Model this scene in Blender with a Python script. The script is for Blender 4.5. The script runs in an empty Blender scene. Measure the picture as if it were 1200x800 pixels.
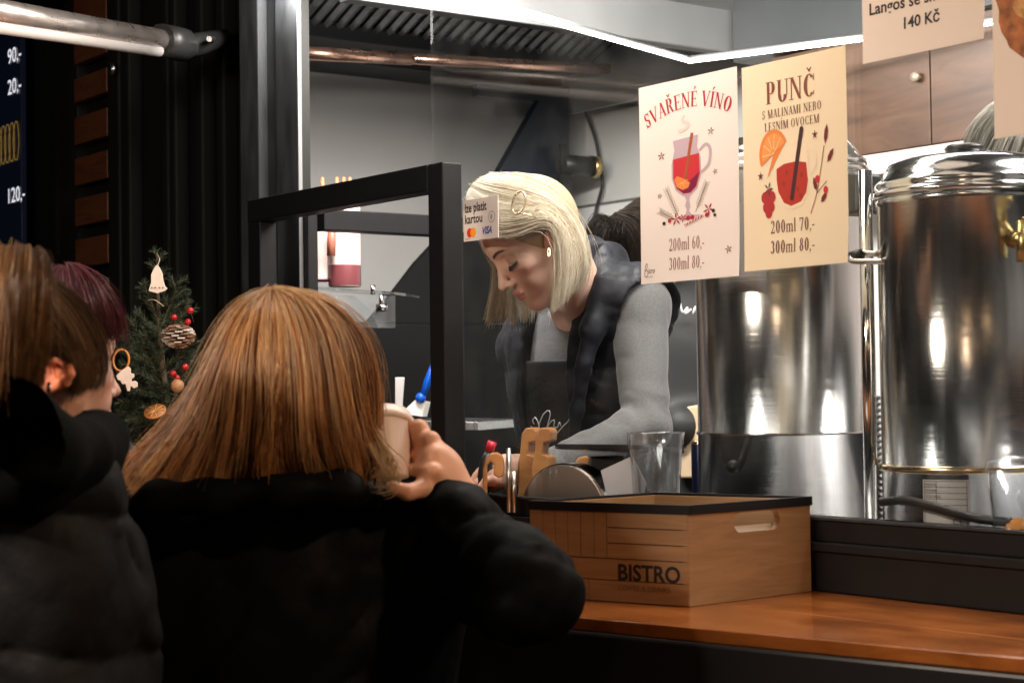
import bpy, math, random
import numpy as np
random.seed(7); RNG=np.random.default_rng(7)
sc=bpy.context.scene; col=sc.collection
# ------------------------------------------------------------------ camera
F=2050.; PITCH=math.radians(1.54); ROLL=math.radians(-0.8); EYE=1.55
from mathutils import Matrix, Vector
cam=bpy.data.cameras.new('camera'); camo=bpy.data.objects.new('camera',cam); col.objects.link(camo)
cam.lens=F/1200*36; cam.sensor_width=36; cam.clip_start=.05; cam.clip_end=400
camo.matrix_world=Matrix.Translation((0,0,EYE))@Matrix.Rotation(math.pi/2+PITCH,4,'X')@Matrix.Rotation(ROLL,4,'Z')
cam.dof.use_dof=True; cam.dof.focus_distance=3.0; cam.dof.aperture_fstop=8.0
sc.camera=camo
# ------------------------------------------------------------------ night sky, moonlight, exposure
w=bpy.data.worlds.new('World'); sc.world=w; w.use_nodes=True
nt=w.node_tree; bg=nt.nodes['Background']; sky=nt.nodes.new('ShaderNodeTexSky'); sky.sky_type='NISHITA'; sky.sun_disc=False
sky.sun_elevation=math.radians(8); sky.sun_rotation=math.radians(200)
nt.links.new(sky.outputs[0],bg.inputs[0]); bg.inputs[1].default_value=0.0009
sl=bpy.data.lights.new('moon','SUN'); sl.energy=0.004; sl.angle=math.radians(.5); sl.color=(.8,.88,1)
so=bpy.data.objects.new('moon',sl); so.rotation_euler=(math.radians(60),0,math.radians(-20)); col.objects.link(so)
sc.view_settings.view_transform='Standard'; sc.view_settings.look='None'; sc.view_settings.exposure=0; sc.view_settings.gamma=1
sc.cycles.use_denoising=True; sc.cycles.max_bounces=10; sc.cycles.transparent_max_bounces=16; sc.cycles.caustics_reflective=False
sc.cycles.sample_clamp_indirect=6
# ------------------------------------------------------------------ frames: world W and kiosk K (x along the facade, y into the kiosk)
A=math.radians(-53.5); O=np.array([.407,2.49,0.])
kx=np.array([math.cos(A),math.sin(A),0]); ky=np.array([-math.sin(A),math.cos(A),0])
def ray(px,py):
    x=(px-600)/F; y=-(py-400)/F; c,s=math.cos(ROLL),math.sin(ROLL); x,y=x*c-y*s,x*s+y*c
    cp,sp=math.cos(PITCH),math.sin(PITCH); return np.array([x,cp-y*sp,sp+y*cp])
EYEP=np.array([0,0,EYE])
def P(px,py,Z): r=ray(px,py); return r*(Z/r[1])+EYEP
def W2K(p): d=np.asarray(p)-O; return np.array([d@kx,d@ky,p[2]])
def K2W(p): q=O+kx*p[0]+ky*p[1]; q[2]=p[2]; return q
def KP(px,py,y=0): r=ray(px,py); t=((O-EYEP)@ky+y)/(r@ky); return W2K(EYEP+r*t)
def KX(px,py,x): r=ray(px,py); t=((O-EYEP)@kx+x)/(r@kx); return W2K(EYEP+r*t)
def KZ(px,py,z): r=ray(px,py); t=(z-EYE)/r[2]; return W2K(EYEP+r*t)
def PK(px,py,Z): return W2K(P(px,py,Z))
# ------------------------------------------------------------------ lights
def area(name,loc,tgt,sx,sy,e,c):
    l=bpy.data.lights.new(name,'AREA'); l.shape='RECTANGLE'; l.size=sx; l.size_y=sy; l.energy=e; l.color=c
    o=bpy.data.objects.new(name,l); o.location=loc; o.rotation_euler=(Vector(tgt)-Vector(loc)).to_track_quat('-Z','Y').to_euler(); col.objects.link(o); return o
def aimK(name,loc,tgt,sx,sy,e,c):
    o=area(name,K2W(loc),K2W(tgt),sx,sy,e,c); return o
# kitchen lights out of view, the first two placed as fill
aimK('unseen_kitchen_light',(-.22,.10,2.55),(-.85,.25,1.6),1.3,.5,36,(1,.93,.84))  # set low to fill the near cheek of the server
aimK('unseen_kitchen_light',(-1.12,.13,2.42),(-1.75,1.15,1.5),.7,.10,40,(1,.95,.9))  # added fill for the dim grey side wall
aimK('unseen_kitchen_light',(.6,.9,2.7),(.4,.8,1.0),1.2,.14,50,(1,.93,.86))
# warm awning and street lamps, and an added fill behind the camera
area('awning_lamp',(-1.3,1.1,2.12),(.3,2.45,1.85),.5,.08,30,(1,.84,.68))
area('street_lamp',(1.9,.2,3.0),(.3,2.35,1.4),.14,.12,46,(1,.68,.42))
area('rear_fill_light',(-.9,-2.2,3.2),(-.2,2.2,1.4),.3,.2,9,(1,.66,.42))  # unseen warm fill, not fixed to any stall
# ------------------------------------------------------------------ materials
MATS={}
def mat(name,c=(.5,.5,.5),rough=.5,metal=0,spec=.5,noise=None,bump=None,emit=None,trans=0,alpha=1,attr=None,coat=0,sheen=0,sss=0,aniso=0,ior=1.45,wood=None):
    """noise=(scale,amount,(sx,sy,sz)) multiplies the colour; bump=(scale,strength,dist,(sx,sy,sz)); wood=(dark,scale,(sx,sy,sz))"""
    if name in MATS: return MATS[name]
    m=bpy.data.materials.new(name); m.use_nodes=True; t=m.node_tree; b=t.nodes['Principled BSDF']; N=t.nodes.new; L=t.links.new
    b.inputs['Base Color'].default_value=(*c,1); b.inputs['Roughness'].default_value=rough; b.inputs['Metallic'].default_value=metal
    b.inputs['Specular IOR Level'].default_value=spec; b.inputs['IOR'].default_value=ior
    if trans: b.inputs['Transmission Weight'].default_value=trans
    if alpha<1: b.inputs['Alpha'].default_value=alpha
    if coat: b.inputs['Coat Weight'].default_value=coat; b.inputs['Coat Roughness'].default_value=.12
    if sheen: b.inputs['Sheen Weight'].default_value=sheen; b.inputs['Sheen Roughness'].default_value=.4
    if sss: b.inputs['Subsurface Weight'].default_value=sss; b.inputs['Subsurface Radius'].default_value=(.012,.004,.002); b.inputs['Subsurface Scale'].default_value=1
    if emit: b.inputs['Emission Color'].default_value=(*emit[:3],1); b.inputs['Emission Strength'].default_value=emit[3]
    if aniso: b.inputs['Anisotropic'].default_value=aniso
    src=None
    tc=N('ShaderNodeTexCoord')
    def mp(s):
        q=N('ShaderNodeMapping'); q.inputs['Scale'].default_value=s; L(tc.outputs['Object'],q.inputs[0]); return q.outputs[0]
    if attr:
        a=N('ShaderNodeVertexColor'); a.layer_name='Col'; src=a.outputs[0]
    if wood:
        nz=N('ShaderNodeTexNoise'); nz.inputs['Scale'].default_value=wood[1]; nz.inputs['Detail'].default_value=8; nz.inputs['Roughness'].default_value=.65; nz.inputs['Distortion'].default_value=.6
        L(mp(wood[2]),nz.inputs['Vector']); r=N('ShaderNodeValToRGB'); r.color_ramp.elements[0].position=.33; r.color_ramp.elements[1].position=.68
        r.color_ramp.elements[0].color=(*wood[0],1); r.color_ramp.elements[1].color=(*c,1); L(nz.outputs['Fac'],r.inputs[0]); src=r.outputs[0]
        bp=N('ShaderNodeBump'); bp.inputs['Strength'].default_value=.25; bp.inputs['Distance'].default_value=.001; L(nz.outputs['Fac'],bp.inputs['Height']); L(bp.outputs[0],b.inputs['Normal'])
    if noise:
        nz=N('ShaderNodeTexNoise'); nz.inputs['Scale'].default_value=noise[0]; nz.inputs['Detail'].default_value=6
        L(mp(noise[2] if len(noise)>2 else (1,1,1)),nz.inputs['Vector'])
        mr=N('ShaderNodeMapRange'); mr.inputs['From Min'].default_value=.3; mr.inputs['From Max'].default_value=.7; mr.inputs['To Min'].default_value=1-noise[1]; mr.inputs['To Max'].default_value=1+noise[1]*.5
        L(nz.outputs['Fac'],mr.inputs[0])
        mx=N('ShaderNodeMix'); mx.data_type='RGBA'; mx.blend_type='MULTIPLY'; mx.inputs[0].default_value=1
        if src: L(src,mx.inputs[6])
        else: mx.inputs[6].default_value=(*c,1)
        L(mr.outputs[0],mx.inputs[7]); src=mx.outputs[2]
        if metal or noise[1]>.25:
            mr2=N('ShaderNodeMapRange'); mr2.inputs['From Min'].default_value=.3; mr2.inputs['From Max'].default_value=.7; mr2.inputs['To Min'].default_value=max(.02,rough*.75); mr2.inputs['To Max'].default_value=min(1,rough*1.3)
            L(nz.outputs['Fac'],mr2.inputs[0]); L(mr2.outputs[0],b.inputs['Roughness'])
    if src: L(src,b.inputs['Base Color'])
    if bump:
        nz=N('ShaderNodeTexNoise'); nz.inputs['Scale'].default_value=bump[0]; nz.inputs['Detail'].default_value=5
        L(mp(bump[3] if len(bump)>3 else (1,1,1)),nz.inputs['Vector'])
        bp=N('ShaderNodeBump'); bp.inputs['Strength'].default_value=bump[1]; bp.inputs['Distance'].default_value=bump[2]; L(nz.outputs['Fac'],bp.inputs['Height']); L(bp.outputs[0],b.inputs['Normal'])
    MATS[name]=m; return m
def glassmat(name,tint=(.96,.97,.97),k=1.0,rough=0.0,dirt=.0):
    if name in MATS: return MATS[name]
    m=bpy.data.materials.new(name); m.use_nodes=True; t=m.node_tree; t.nodes.clear(); N=t.nodes.new; L=t.links.new
    o=N('ShaderNodeOutputMaterial'); tr=N('ShaderNodeBsdfTransparent'); tr.inputs[0].default_value=(*tint,1)
    gl=N('ShaderNodeBsdfGlossy'); gl.inputs['Roughness'].default_value=rough; fr=N('ShaderNodeLayerWeight'); fr.inputs[0].default_value=.5
    pw=N('ShaderNodeMath'); pw.operation='POWER'; pw.inputs[1].default_value=5; L(fr.outputs['Facing'],pw.inputs[0])
    mu=N('ShaderNodeMath'); mu.operation='MULTIPLY_ADD'; mu.inputs[1].default_value=.9*k; mu.inputs[2].default_value=.04*k; L(pw.outputs[0],mu.inputs[0])
    mx=N('ShaderNodeMixShader'); L(mu.outputs[0],mx.inputs[0]); L(tr.outputs[0],mx.inputs[1]); L(gl.outputs[0],mx.inputs[2])
    out=mx.outputs[0]
    if dirt:
        df=N('ShaderNodeBsdfDiffuse'); df.inputs[0].default_value=(.8,.8,.8,1); tc=N('ShaderNodeTexCoord'); nz=N('ShaderNodeTexNoise'); nz.inputs['Scale'].default_value=7; nz.inputs['Detail'].default_value=9
        L(tc.outputs['Object'],nz.inputs['Vector']); mr=N('ShaderNodeMapRange'); mr.inputs['From Min'].default_value=.45; mr.inputs['From Max'].default_value=.8; mr.inputs['To Max'].default_value=dirt; L(nz.outputs['Fac'],mr.inputs[0])
        m2=N('ShaderNodeMixShader'); L(mr.outputs[0],m2.inputs[0]); L(out,m2.inputs[1]); L(df.outputs[0],m2.inputs[2]); out=m2.outputs[0]
    L(out,o.inputs[0]); MATS[name]=m; return m
def papermat(name,c):
    m=bpy.data.materials.new(name); m.use_nodes=True; t=m.node_tree; t.nodes.clear(); N=t.nodes.new; L=t.links.new
    o=N('ShaderNodeOutputMaterial'); d=N('ShaderNodeBsdfDiffuse'); d.inputs[0].default_value=(*c,1); tl=N('ShaderNodeBsdfTranslucent'); tl.inputs[0].default_value=(*c,1)
    a=N('ShaderNodeMixShader'); a.inputs[0].default_value=.28; L(d.outputs[0],a.inputs[1]); L(tl.outputs[0],a.inputs[2])
    g=N('ShaderNodeBsdfGlossy'); g.inputs['Roughness'].default_value=.22; b=N('ShaderNodeMixShader'); b.inputs[0].default_value=.03; L(a.outputs[0],b.inputs[1]); L(g.outputs[0],b.inputs[2]); L(b.outputs[0],o.inputs[0]); return m
def hairmat(name,rough=.38,spec=.5,trl=.25):
    m=bpy.data.materials.new(name); m.use_nodes=True; t=m.node_tree; b=t.nodes['Principled BSDF']; N=t.nodes.new; L=t.links.new
    a=N('ShaderNodeVertexColor'); a.layer_name='Col'; L(a.outputs[0],b.inputs['Base Color']); b.inputs['Roughness'].default_value=rough; b.inputs['Specular IOR Level'].default_value=spec
    tl=N('ShaderNodeBsdfTranslucent'); L(a.outputs[0],tl.inputs[0]); mx=N('ShaderNodeMixShader'); mx.inputs[0].default_value=trl
    L(b.outputs[0],mx.inputs[1]); L(tl.outputs[0],mx.inputs[2]); L(mx.outputs[0],t.nodes['Material Output'].inputs[0]); return m
# ------------------------------------------------------------------ things and parts
class Thing:
    def __init__(s,name,label=None,cat=None,group=None,loc=(0,0,0),K=True,kind=None):
        s.K=K; s.loc=np.array(loc,float); s.o=bpy.data.objects.new(name,None); s.place(s.o); col.objects.link(s.o); s.o.empty_display_size=.05
        for k,v in (('label',label),('category',cat),('group',group),('kind',kind)):
            if v: s.o[k]=v
    def place(s,o):
        if s.K: o.location=K2W(s.loc); o.rotation_euler=(0,0,A)
        else: o.location=s.loc
def mesh_from(name,V,faces,smooth=False,colors=None):
    me=bpy.data.meshes.new(name); V=np.asarray(V,np.float32)
    if isinstance(faces,np.ndarray):
        n,k=faces.shape; me.vertices.add(len(V)); me.vertices.foreach_set('co',V.ravel()); me.loops.add(n*k); me.loops.foreach_set('vertex_index',faces.astype(np.int32).ravel())
        me.polygons.add(n); me.polygons.foreach_set('loop_start',np.arange(0,n*k,k,dtype=np.int32)); me.polygons.foreach_set('loop_total',np.full(n,k,np.int32)); me.update(calc_edges=True)
    else: me.from_pydata(V.tolist(),[],faces); me.update()
    if smooth: me.polygons.foreach_set('use_smooth',np.ones(len(me.polygons),bool))
    if colors is not None:
        a=me.color_attributes.new('Col','FLOAT_COLOR','POINT'); c=np.ones((len(V),4),np.float32); c[:,:3]=colors; a.data.foreach_set('color',c.ravel())
    me.update(); return me
def part(th,name,geo,m,parent=None,smooth=False,bevel=0,colors=None,label=None,top=None,kind=None,seg=2):
    """geo: MB or (V,faces) in the thing's frame. th Thing; parent: object of a part (for sub-parts)."""
    V,Fc=(geo.v,geo.f) if isinstance(geo,MB) else geo
    V=np.asarray(V,float)-th.loc
    me=mesh_from(name,V,Fc,smooth,colors); me.materials.append(m)
    if isinstance(geo,MB) and any(geo.s): me.polygons.foreach_set('use_smooth',np.array(geo.s,bool))
    o=bpy.data.objects.new(name,me); col.objects.link(o); o.parent=parent or th.o
    if bevel:
        b=o.modifiers.new('b','BEVEL'); b.width=bevel; b.segments=seg; b.limit_method='ANGLE'; b.harden_normals=False
    if label: o['label']=label
    if kind: o['kind']=kind
    return o
def single(name,geo,m,label,cat,group=None,K=True,loc=None,smooth=False,bevel=0,kind=None,colors=None):
    V=np.asarray(geo.v if isinstance(geo,MB) else geo[0],float)
    if loc is None: loc=(V[:,0].mean(),V[:,1].mean(),V[:,2].min())
    t=Thing.__new__(Thing); t.K=K; t.loc=np.array(loc,float); t.o=None
    o=part(t,name,geo,m,None,smooth,bevel,colors); t.place(o); t.o=o
    for k,v in (('label',label),('category',cat),('group',group),('kind',kind)):
        if v: o[k]=v
    return t
class MB:
    def __init__(s): s.v=[]; s.f=[]; s.s=[]
    def add(s,vs,fs,sm=False):
        n=len(s.v); s.v+= [tuple(map(float,q)) for q in vs]; s.f+=[tuple(i+n for i in f) for f in fs]; s.s+=[sm]*len(fs); return s
    def box(s,x0,x1,y0,y1,z0,z1):
        return s.add([(x,y,z) for z in (z0,z1) for y in (y0,y1) for x in (x0,x1)],[(0,2,3,1),(4,5,7,6),(0,1,5,4),(2,6,7,3),(0,4,6,2),(1,3,7,5)])
    def hexa(s,b,t):  # 4 bottom points ccw, 4 top points
        return s.add(list(b)+list(t),[(3,2,1,0),(4,5,6,7),(0,1,5,4),(1,2,6,5),(2,3,7,6),(3,0,4,7)])
    def prism(s,poly,d):  # polygon (3d) extruded by vector d
        n=len(poly); d=np.array(d); return s.add(list(poly)+[tuple(np.array(p)+d) for p in poly],[tuple(range(n-1,-1,-1)),tuple(range(n,2*n))]+[(i,(i+1)%n,(i+1)%n+n,i+n) for i in range(n)])
    def tube(s,pts,r,n=10,caps=True,closed=False):
        pts=[np.array(p,float) for p in pts]; m=len(pts); rs=r if hasattr(r,'__len__') else [r]*m; vs=[]; up=None
        for i,p in enumerate(pts):
            t=pts[(i+1)%m]-pts[i-1] if closed else pts[min(i+1,m-1)]-pts[max(i-1,0)]; t=t/(np.linalg.norm(t)+1e-12)
            if up is None: up=np.cross(t,(0,0,1) if abs(t[2])<.9 else (1,0,0))
            up=up-t*(up@t); up/=np.linalg.norm(up)+1e-12; w_=np.cross(t,up)
            vs+=[p+rs[i]*(up*math.cos(a)+w_*math.sin(a)) for a in (2*math.pi*k/n for k in range(n))]
        R=m if closed else m-1
        fs=[(i*n+k,i*n+(k+1)%n,((i+1)%m)*n+(k+1)%n,((i+1)%m)*n+k) for i in range(R) for k in range(n)]
        s.add(vs,fs,True)
        if caps and not closed: 
            q=len(s.v)-m*n; s.f+=[tuple(q+k for k in range(n-1,-1,-1)),tuple(q+(m-1)*n+k for k in range(n))]; s.s+=[False,False]
        return s
    def lathe(s,prof,c,n=48,ax=(0,0,1),a0=0,a1=2*math.pi):
        c=np.array(c,float); ax=np.array(ax,float); ax/=np.linalg.norm(ax); u=np.cross(ax,(1,0,0) if abs(ax[0])<.9 else (0,1,0)); u/=np.linalg.norm(u); w_=np.cross(ax,u)
        full=a1-a0>6.28; m=n if full else n+1
        vs=[c+ax*z+r*(u*math.cos(a)+w_*math.sin(a)) for r,z in prof for a in (a0+(a1-a0)*k/n for k in range(m))]
        fs=[(i*m+k,i*m+(k+1)%m,(i+1)*m+(k+1)%m,(i+1)*m+k) for i in range(len(prof)-1) for k in range(n)]
        return s.add(vs,fs,True)
    def ball(s,c,r,n=12,sc_=(1,1,1)):
        return s.lathe([(r*math.sin(math.pi*i/n)*1.0+1e-6,-r*math.cos(math.pi*i/n)*sc_[2]) for i in range(n+1)],c,n+4)
def catmull(pts,n):
    p=np.asarray(pts,float); q=np.vstack([2*p[0]-p[1],p,2*p[-1]-p[-2]]); t=np.linspace(0,len(p)-1-1e-6,n); i=t.astype(int); f=(t-i)[:,None]
    a,b,c,d=q[i],q[i+1],q[i+2],q[i+3]; return .5*((2*b)+(c-a)*f+(2*a-5*b+4*c-d)*f**2+(3*b-a-3*c+d)*f**3)
# ------------------------------------------------------------------ signed-distance modelling
f4=np.float32
def length(v): return np.sqrt((v*v).sum(1))
def cap(Q,a,b,r1,r2=None):
    a=np.asarray(a,f4); b=np.asarray(b,f4); r2=r1 if r2 is None else r2; ba=b-a; pa=Q-a; h=np.clip(pa@ba/max(float(ba@ba),1e-9),0,1)
    return length(pa-h[:,None]*ba)-(r1+(r2-r1)*h)
def ell(Q,c,r,R=None):
    p=Q-np.asarray(c,f4)
    if R is not None: p=p@np.asarray(R,f4)
    r=np.asarray(r,f4); k0=length(p/r); k1=length(p/(r*r)); return k0*(k0-1)/np.maximum(k1,1e-6)
def smin(a,b,k): h=np.clip(.5+.5*(b-a)/k,0,1); return b*(1-h)+a*h-k*h*(1-h)
def smax(a,b,k): return -smin(-a,-b,k)
def chain(Q,pts,rs,k=.01):
    d=None
    for i in range(len(pts)-1):
        e=cap(Q,pts[i],pts[i+1],rs[i],rs[i+1]); d=e if d is None else smin(d,e,k)
    return d
def sdf_mesh(fn,lo,hi,h):
    lo=np.array(lo,f4); hi=np.array(hi,f4); B=8; n=(np.ceil((hi-lo)/h/B).astype(int))
    g=np.stack(np.meshgrid(*[np.arange(k) for k in n],indexing='ij'),-1).reshape(-1,3); c=lo+(g+.5)*B*h
    dc=np.concatenate([fn(q) for q in np.array_split(c.astype(f4),max(1,len(c)//200000))]); act=np.abs(dc)<B*h*1.25
    V=np.repeat(np.repeat(np.repeat(dc.reshape(*n),B,0),B,1),B,2).astype(f4)
    off=np.stack(np.meshgrid(*[np.arange(B)]*3,indexing='ij'),-1).reshape(-1,3); ga=g[act]
    for s in range(0,len(ga),400):
        b=ga[s:s+400]; idx=(b[:,None,:]*B+off[None]).reshape(-1,3); V[idx[:,0],idx[:,1],idx[:,2]]=fn((lo+idx*h).astype(f4))
    I=V<0; nx,ny,nz=V.shape
    cn=[(i,j,k) for i in (0,1) for j in (0,1) for k in (0,1)]
    cnt=sum(I[i:nx-1+i,j:ny-1+j,k:nz-1+k].astype(np.int8) for i,j,k in cn)
    cells=np.argwhere((cnt>0)&(cnt<8)); ids=-np.ones((nx-1,ny-1,nz-1),np.int32); ids[tuple(cells.T)]=np.arange(len(cells))
    val={c_:V[cells[:,0]+c_[0],cells[:,1]+c_[1],cells[:,2]+c_[2]] for c_ in cn}
    acc=np.zeros((len(cells),3)); num=np.zeros(len(cells))
    for a in cn:
        for ax in range(3):
            if a[ax]==0:
                b=list(a); b[ax]=1; b=tuple(b); va,vb=val[a],val[b]; m=(va<0)!=(vb<0); t=np.where(m,va/np.where(m,va-vb,1),0)
                p=np.tile(np.array(a,float),(len(cells),1)); p[:,ax]+=t; acc+=p*m[:,None]; num+=m
    VV=lo+(cells+acc/num[:,None])*h; Fs=[]
    for ax in range(3):
        o1,o2=[(1,2),(2,0),(0,1)][ax]; sl=[slice(None)]*3; sl2=[slice(None)]*3; sl[ax]=slice(0,-1); sl2[ax]=slice(1,None)
        a=I[tuple(sl)]; b=I[tuple(sl2)]; e=np.argwhere(a!=b); e=e[(e[:,o1]>0)&(e[:,o2]>0)&(e[:,o1]<V.shape[o1]-1)&(e[:,o2]<V.shape[o2]-1)]
        if not len(e): continue
        flip=a[tuple(e.T)]; q=[]
        for d1,d2 in ((1,1),(0,1),(0,0),(1,0)):
            c_=e.copy(); c_[:,o1]-=d1; c_[:,o2]-=d2; q.append(ids[tuple(c_.T)])
        q=np.stack(q,1); q[~flip]=q[~flip][:,::-1]; Fs.append(q)
    return VV,np.vstack(Fs)
def join(*gs):
    V=[];Fs=[];n=0
    for v,f in gs: V.append(v); Fs.append(f+n); n+=len(v)
    return np.vstack(V),np.vstack(Fs)
def wob(Q,f,seed,ax=(1,1,1)):
    r=np.random.default_rng(seed); o=0
    for i in range(4):
        d=r.normal(size=3)*np.array(ax); d/=np.linalg.norm(d)+1e-9; o=o+np.sin(Q@d.astype(f4)*f*(1+.35*i)+r.uniform(0,6.3)+1.5*np.sin(Q@np.roll(d,1).astype(f4)*f*.5))
    return (o/4).astype(f4)
# ------------------------------------------------------------------ hair
def tubes(paths,rad,colr,sides=3):
    n,m,_=paths.shape; T=np.gradient(paths,axis=1); T/=np.linalg.norm(T,axis=2,keepdims=True)+1e-9
    ref=np.array([.31,.83,.47]); U=np.cross(T,ref); U/=np.linalg.norm(U,axis=2,keepdims=True)+1e-9; W_=np.cross(T,U)
    a=2*math.pi*np.arange(sides)/sides; V=paths[:,:,None,:]+rad[:,:,None,None]*(U[:,:,None,:]*np.cos(a)[None,None,:,None]+W_[:,:,None,:]*np.sin(a)[None,None,:,None])
    idx=np.arange(n*m*sides).reshape(n,m,sides); q=np.stack([idx[:,:-1,:],np.roll(idx,-1,2)[:,:-1,:],np.roll(idx,-1,2)[:,1:,:],idx[:,1:,:]],-1).reshape(-1,4)
    C=np.repeat(colr.reshape(n*m,3),sides,0) if colr.ndim==3 else np.repeat(colr,m*sides,0)
    return V.reshape(-1,3),q,C
def hair(guides,n,m,cen,thick,r0,cols,seed,clumps=120,clump=.6,jit=.004,fly=.03,ends=.04,wave=.0,tipw=.4,colpow=1.0,lenj=.12,gi=None):
    """guides [nu][nc][3]; strands interpolated across u; thick: layers pulled towards cen"""
    R=np.random.default_rng(seed); nc=12; G=np.stack([catmull(g,nc) for g in guides]); nu=len(G)
    def path(u,lay,k):
        i=np.clip((u*(nu-1)).astype(int),0,nu-2); f=(u*(nu-1)-i)[:,None,None]
        f=f; g0=G[np.maximum(i-1,0)];g1=G[i];g2=G[i+1];g3=G[np.minimum(i+2,nu-1)]
        p=.5*((2*g1)+(g2-g0)*f+(2*g0-5*g1+4*g2-g3)*f**2+(3*g1-g0-3*g2+g3)*f**3)
        t=np.linspace(0,1,nc)[None,:,None]; inward=np.asarray(cen)-p; inward/=np.linalg.norm(inward,axis=2,keepdims=True)
        return p+inward*(lay[:,None,None]*thick*(.25+.75*np.sin(math.pi*np.clip(t,.02,.75))))
    cu=R.uniform(0,1,clumps); cl=R.uniform(0,1,clumps)**1.2; cp=path(cu,cl,nc)
    t=np.linspace(0,1,nc)[None,:,None]
    cp=cp+R.normal(size=(clumps,1,3))*jit*2.2*t+wave*np.sin(t*R.uniform(5,10,(clumps,1,1))+R.uniform(0,6,(clumps,1,1)))*R.normal(size=(clumps,1,3))
    u=R.uniform(0,1,n); lay=R.uniform(0,1,n)**1.2; own=path(u,lay,nc)
    D=(u[:,None]-cu[None])**2*4+(lay[:,None]-cl[None])**2*.15; ci=np.argmin(D,1)
    wgt=clump*(t**.8)*(.35+.65*R.uniform(0,1,(n,1,1)))
    p=own*(1-wgt)+cp[ci]*wgt
    p=p+R.normal(size=(n,1,3))*jit*(.15+t)
    fl=(R.uniform(0,1,n)<fly); p[fl]+=R.normal(size=(fl.sum(),1,3))*.012*t+R.normal(size=(fl.sum(),1,3))*.003
    # resample to m points with random length
    L=1-np.abs(R.normal(size=n))*lenj; L=np.clip(L,.3,1)+R.uniform(-ends,ends,n)*.5; out=np.empty((n,m,3)); s=np.linspace(0,1,m)
    for j in range(m):
        x=np.clip(s[j]*L*(nc-1),0,nc-1-1e-6); i=x.astype(int); f=(x-i)[:,None]; out[:,j]=p[np.arange(n),i]*(1-f)+p[np.arange(n),i+1]*f
    # light smoothing
    for _ in range(2): out[:,1:-1]=.5*out[:,1:-1]+.25*(out[:,:-2]+out[:,2:])
    rad=r0*(1-(1-tipw)*s[None,:]**2)*R.uniform(.7,1.3,(n,1))
    cols=np.array(cols); cc=R.uniform(0,1,clumps)**colpow; k=np.clip(.65*cc[ci]+.35*R.uniform(0,1,n),0,1)*(len(cols)-1); i=np.minimum(k.astype(int),len(cols)-2); f=(k-i)[:,None]
    C=cols[i]*(1-f)+cols[i+1]*f
    return tubes(out,rad,C)
print('core ok')
# ================================================================== ground
M_pave=mat('paving',(.05,.05,.05),.75,noise=(6,.4),bump=(30,.4,.004))
g=MB(); g.box(-120,120,-120,120,-.3,0); single('ground',g,M_pave,'dark paved square in front of the kiosk','ground',K=False,kind='structure')
# ================================================================== kiosk building
M_blackmetal=mat('black_powder_coat',(.010,.010,.011),.42,spec=.35,noise=(40,.2),bump=(400,.15,.0004))
M_graymetal=mat('worn_grey_steel',(.034,.037,.040),.65,metal=.0,spec=.3,noise=(28,.45,(1,1,.35)),bump=(260,.25,.0005))
M_wall=mat('kitchen_wall_panel',(.72,.72,.70),.42,noise=(2.2,.1),bump=(3,.05,.004))
M_wallg=mat('grey_wall_panel',(.38,.375,.365),.4,noise=(1.5,.12))
M_ceil=mat('dark_ceiling',(.05,.052,.055),.5)
M_rust=mat('rust_board',(.13,.042,.012),.55,wood=((.07,.02,.006),9,(1.2,1.2,12)))
M_clad=mat('black_cladding',(.010,.010,.009),.5,spec=.2,noise=(20,.2,(1,1,.1)))
M_sealant=mat('pale_seal',(.16,.16,.165),.6)
kio=Thing('food_kiosk','black metal food kiosk with glazed serving window and orange wooden counter','kiosk')
YB=1.6; XW=-2.6
def kp(name,geo,m,**k): return part(kio,name,geo,m,**k)
b=MB(); b.box(XW-.02,2.6,YB,YB+.05,.3,3.0); kp('wall',b,M_wall)
b=MB(); b.box(XW-.06,XW,.101,YB,.3,3.0); kp('wall',b,M_wallg)
b=MB(); b.box(2.55,2.6,.1,YB,.3,3.0); kp('wall',b,M_wall)
b=MB(); b.box(XW-.06,2.6,.03,YB+.05,3.0,3.08); kp('ceiling',b,M_ceil)
b=MB(); b.box(XW-.06,2.6,.03,YB+.05,.22,.3); kp('floor',b,M_ceil)
b=MB(); b.box(-5.5,3.2,.03,YB+.05,3.08,3.3); kp('roof',b,M_clad)
b=MB(); b.box(-4.8,2.6,-.14,.1,2.62,3.08); kp('fascia',b,M_clad)
# lower splash band on the back wall (thin lip where the tiles end)
zl=KP(700,240,YB)[2]; b=MB(); b.box(-2.55,-.2,YB-.012,YB-.001,.9,zl); kp('splash_panel',b,mat('splash_white',(.85,.85,.84),.22))
b=MB(); b.box(-2.55,-.2,YB-.02,YB-.012,zl-.004,zl+.002); kp('trim',b,M_sealant)
# seams on the grey side wall
# corner post: three profiles
zt=2.62
zb=.15
b=MB(); b.box(-1.625,-1.54,-.03,.0,zb,zt); kp('corner_post',b,M_graymetal,bevel=.003)
b=MB(); b.box(-1.54,-1.475,-.008,.006,zb,zt); kp('post_channel',b,M_graymetal)
b=MB(); b.box(-1.66,-1.53,.007,.09,zb,zt); kp('post_core',b,M_clad)
b=MB(); b.box(-1.478,-1.388,-.022,-.012,zb,zt); kp('window_jamb',b,M_graymetal,bevel=.002)
b=MB(); b.box(-1.3865,-1.3850,-.0215,-.013,1.36,zt); kp('glazing_seal',b,M_sealant)
b=MB(); b.box(-1.66,-1.62,.0,.09,zb,zt); kp('post_return',b,M_clad)
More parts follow.
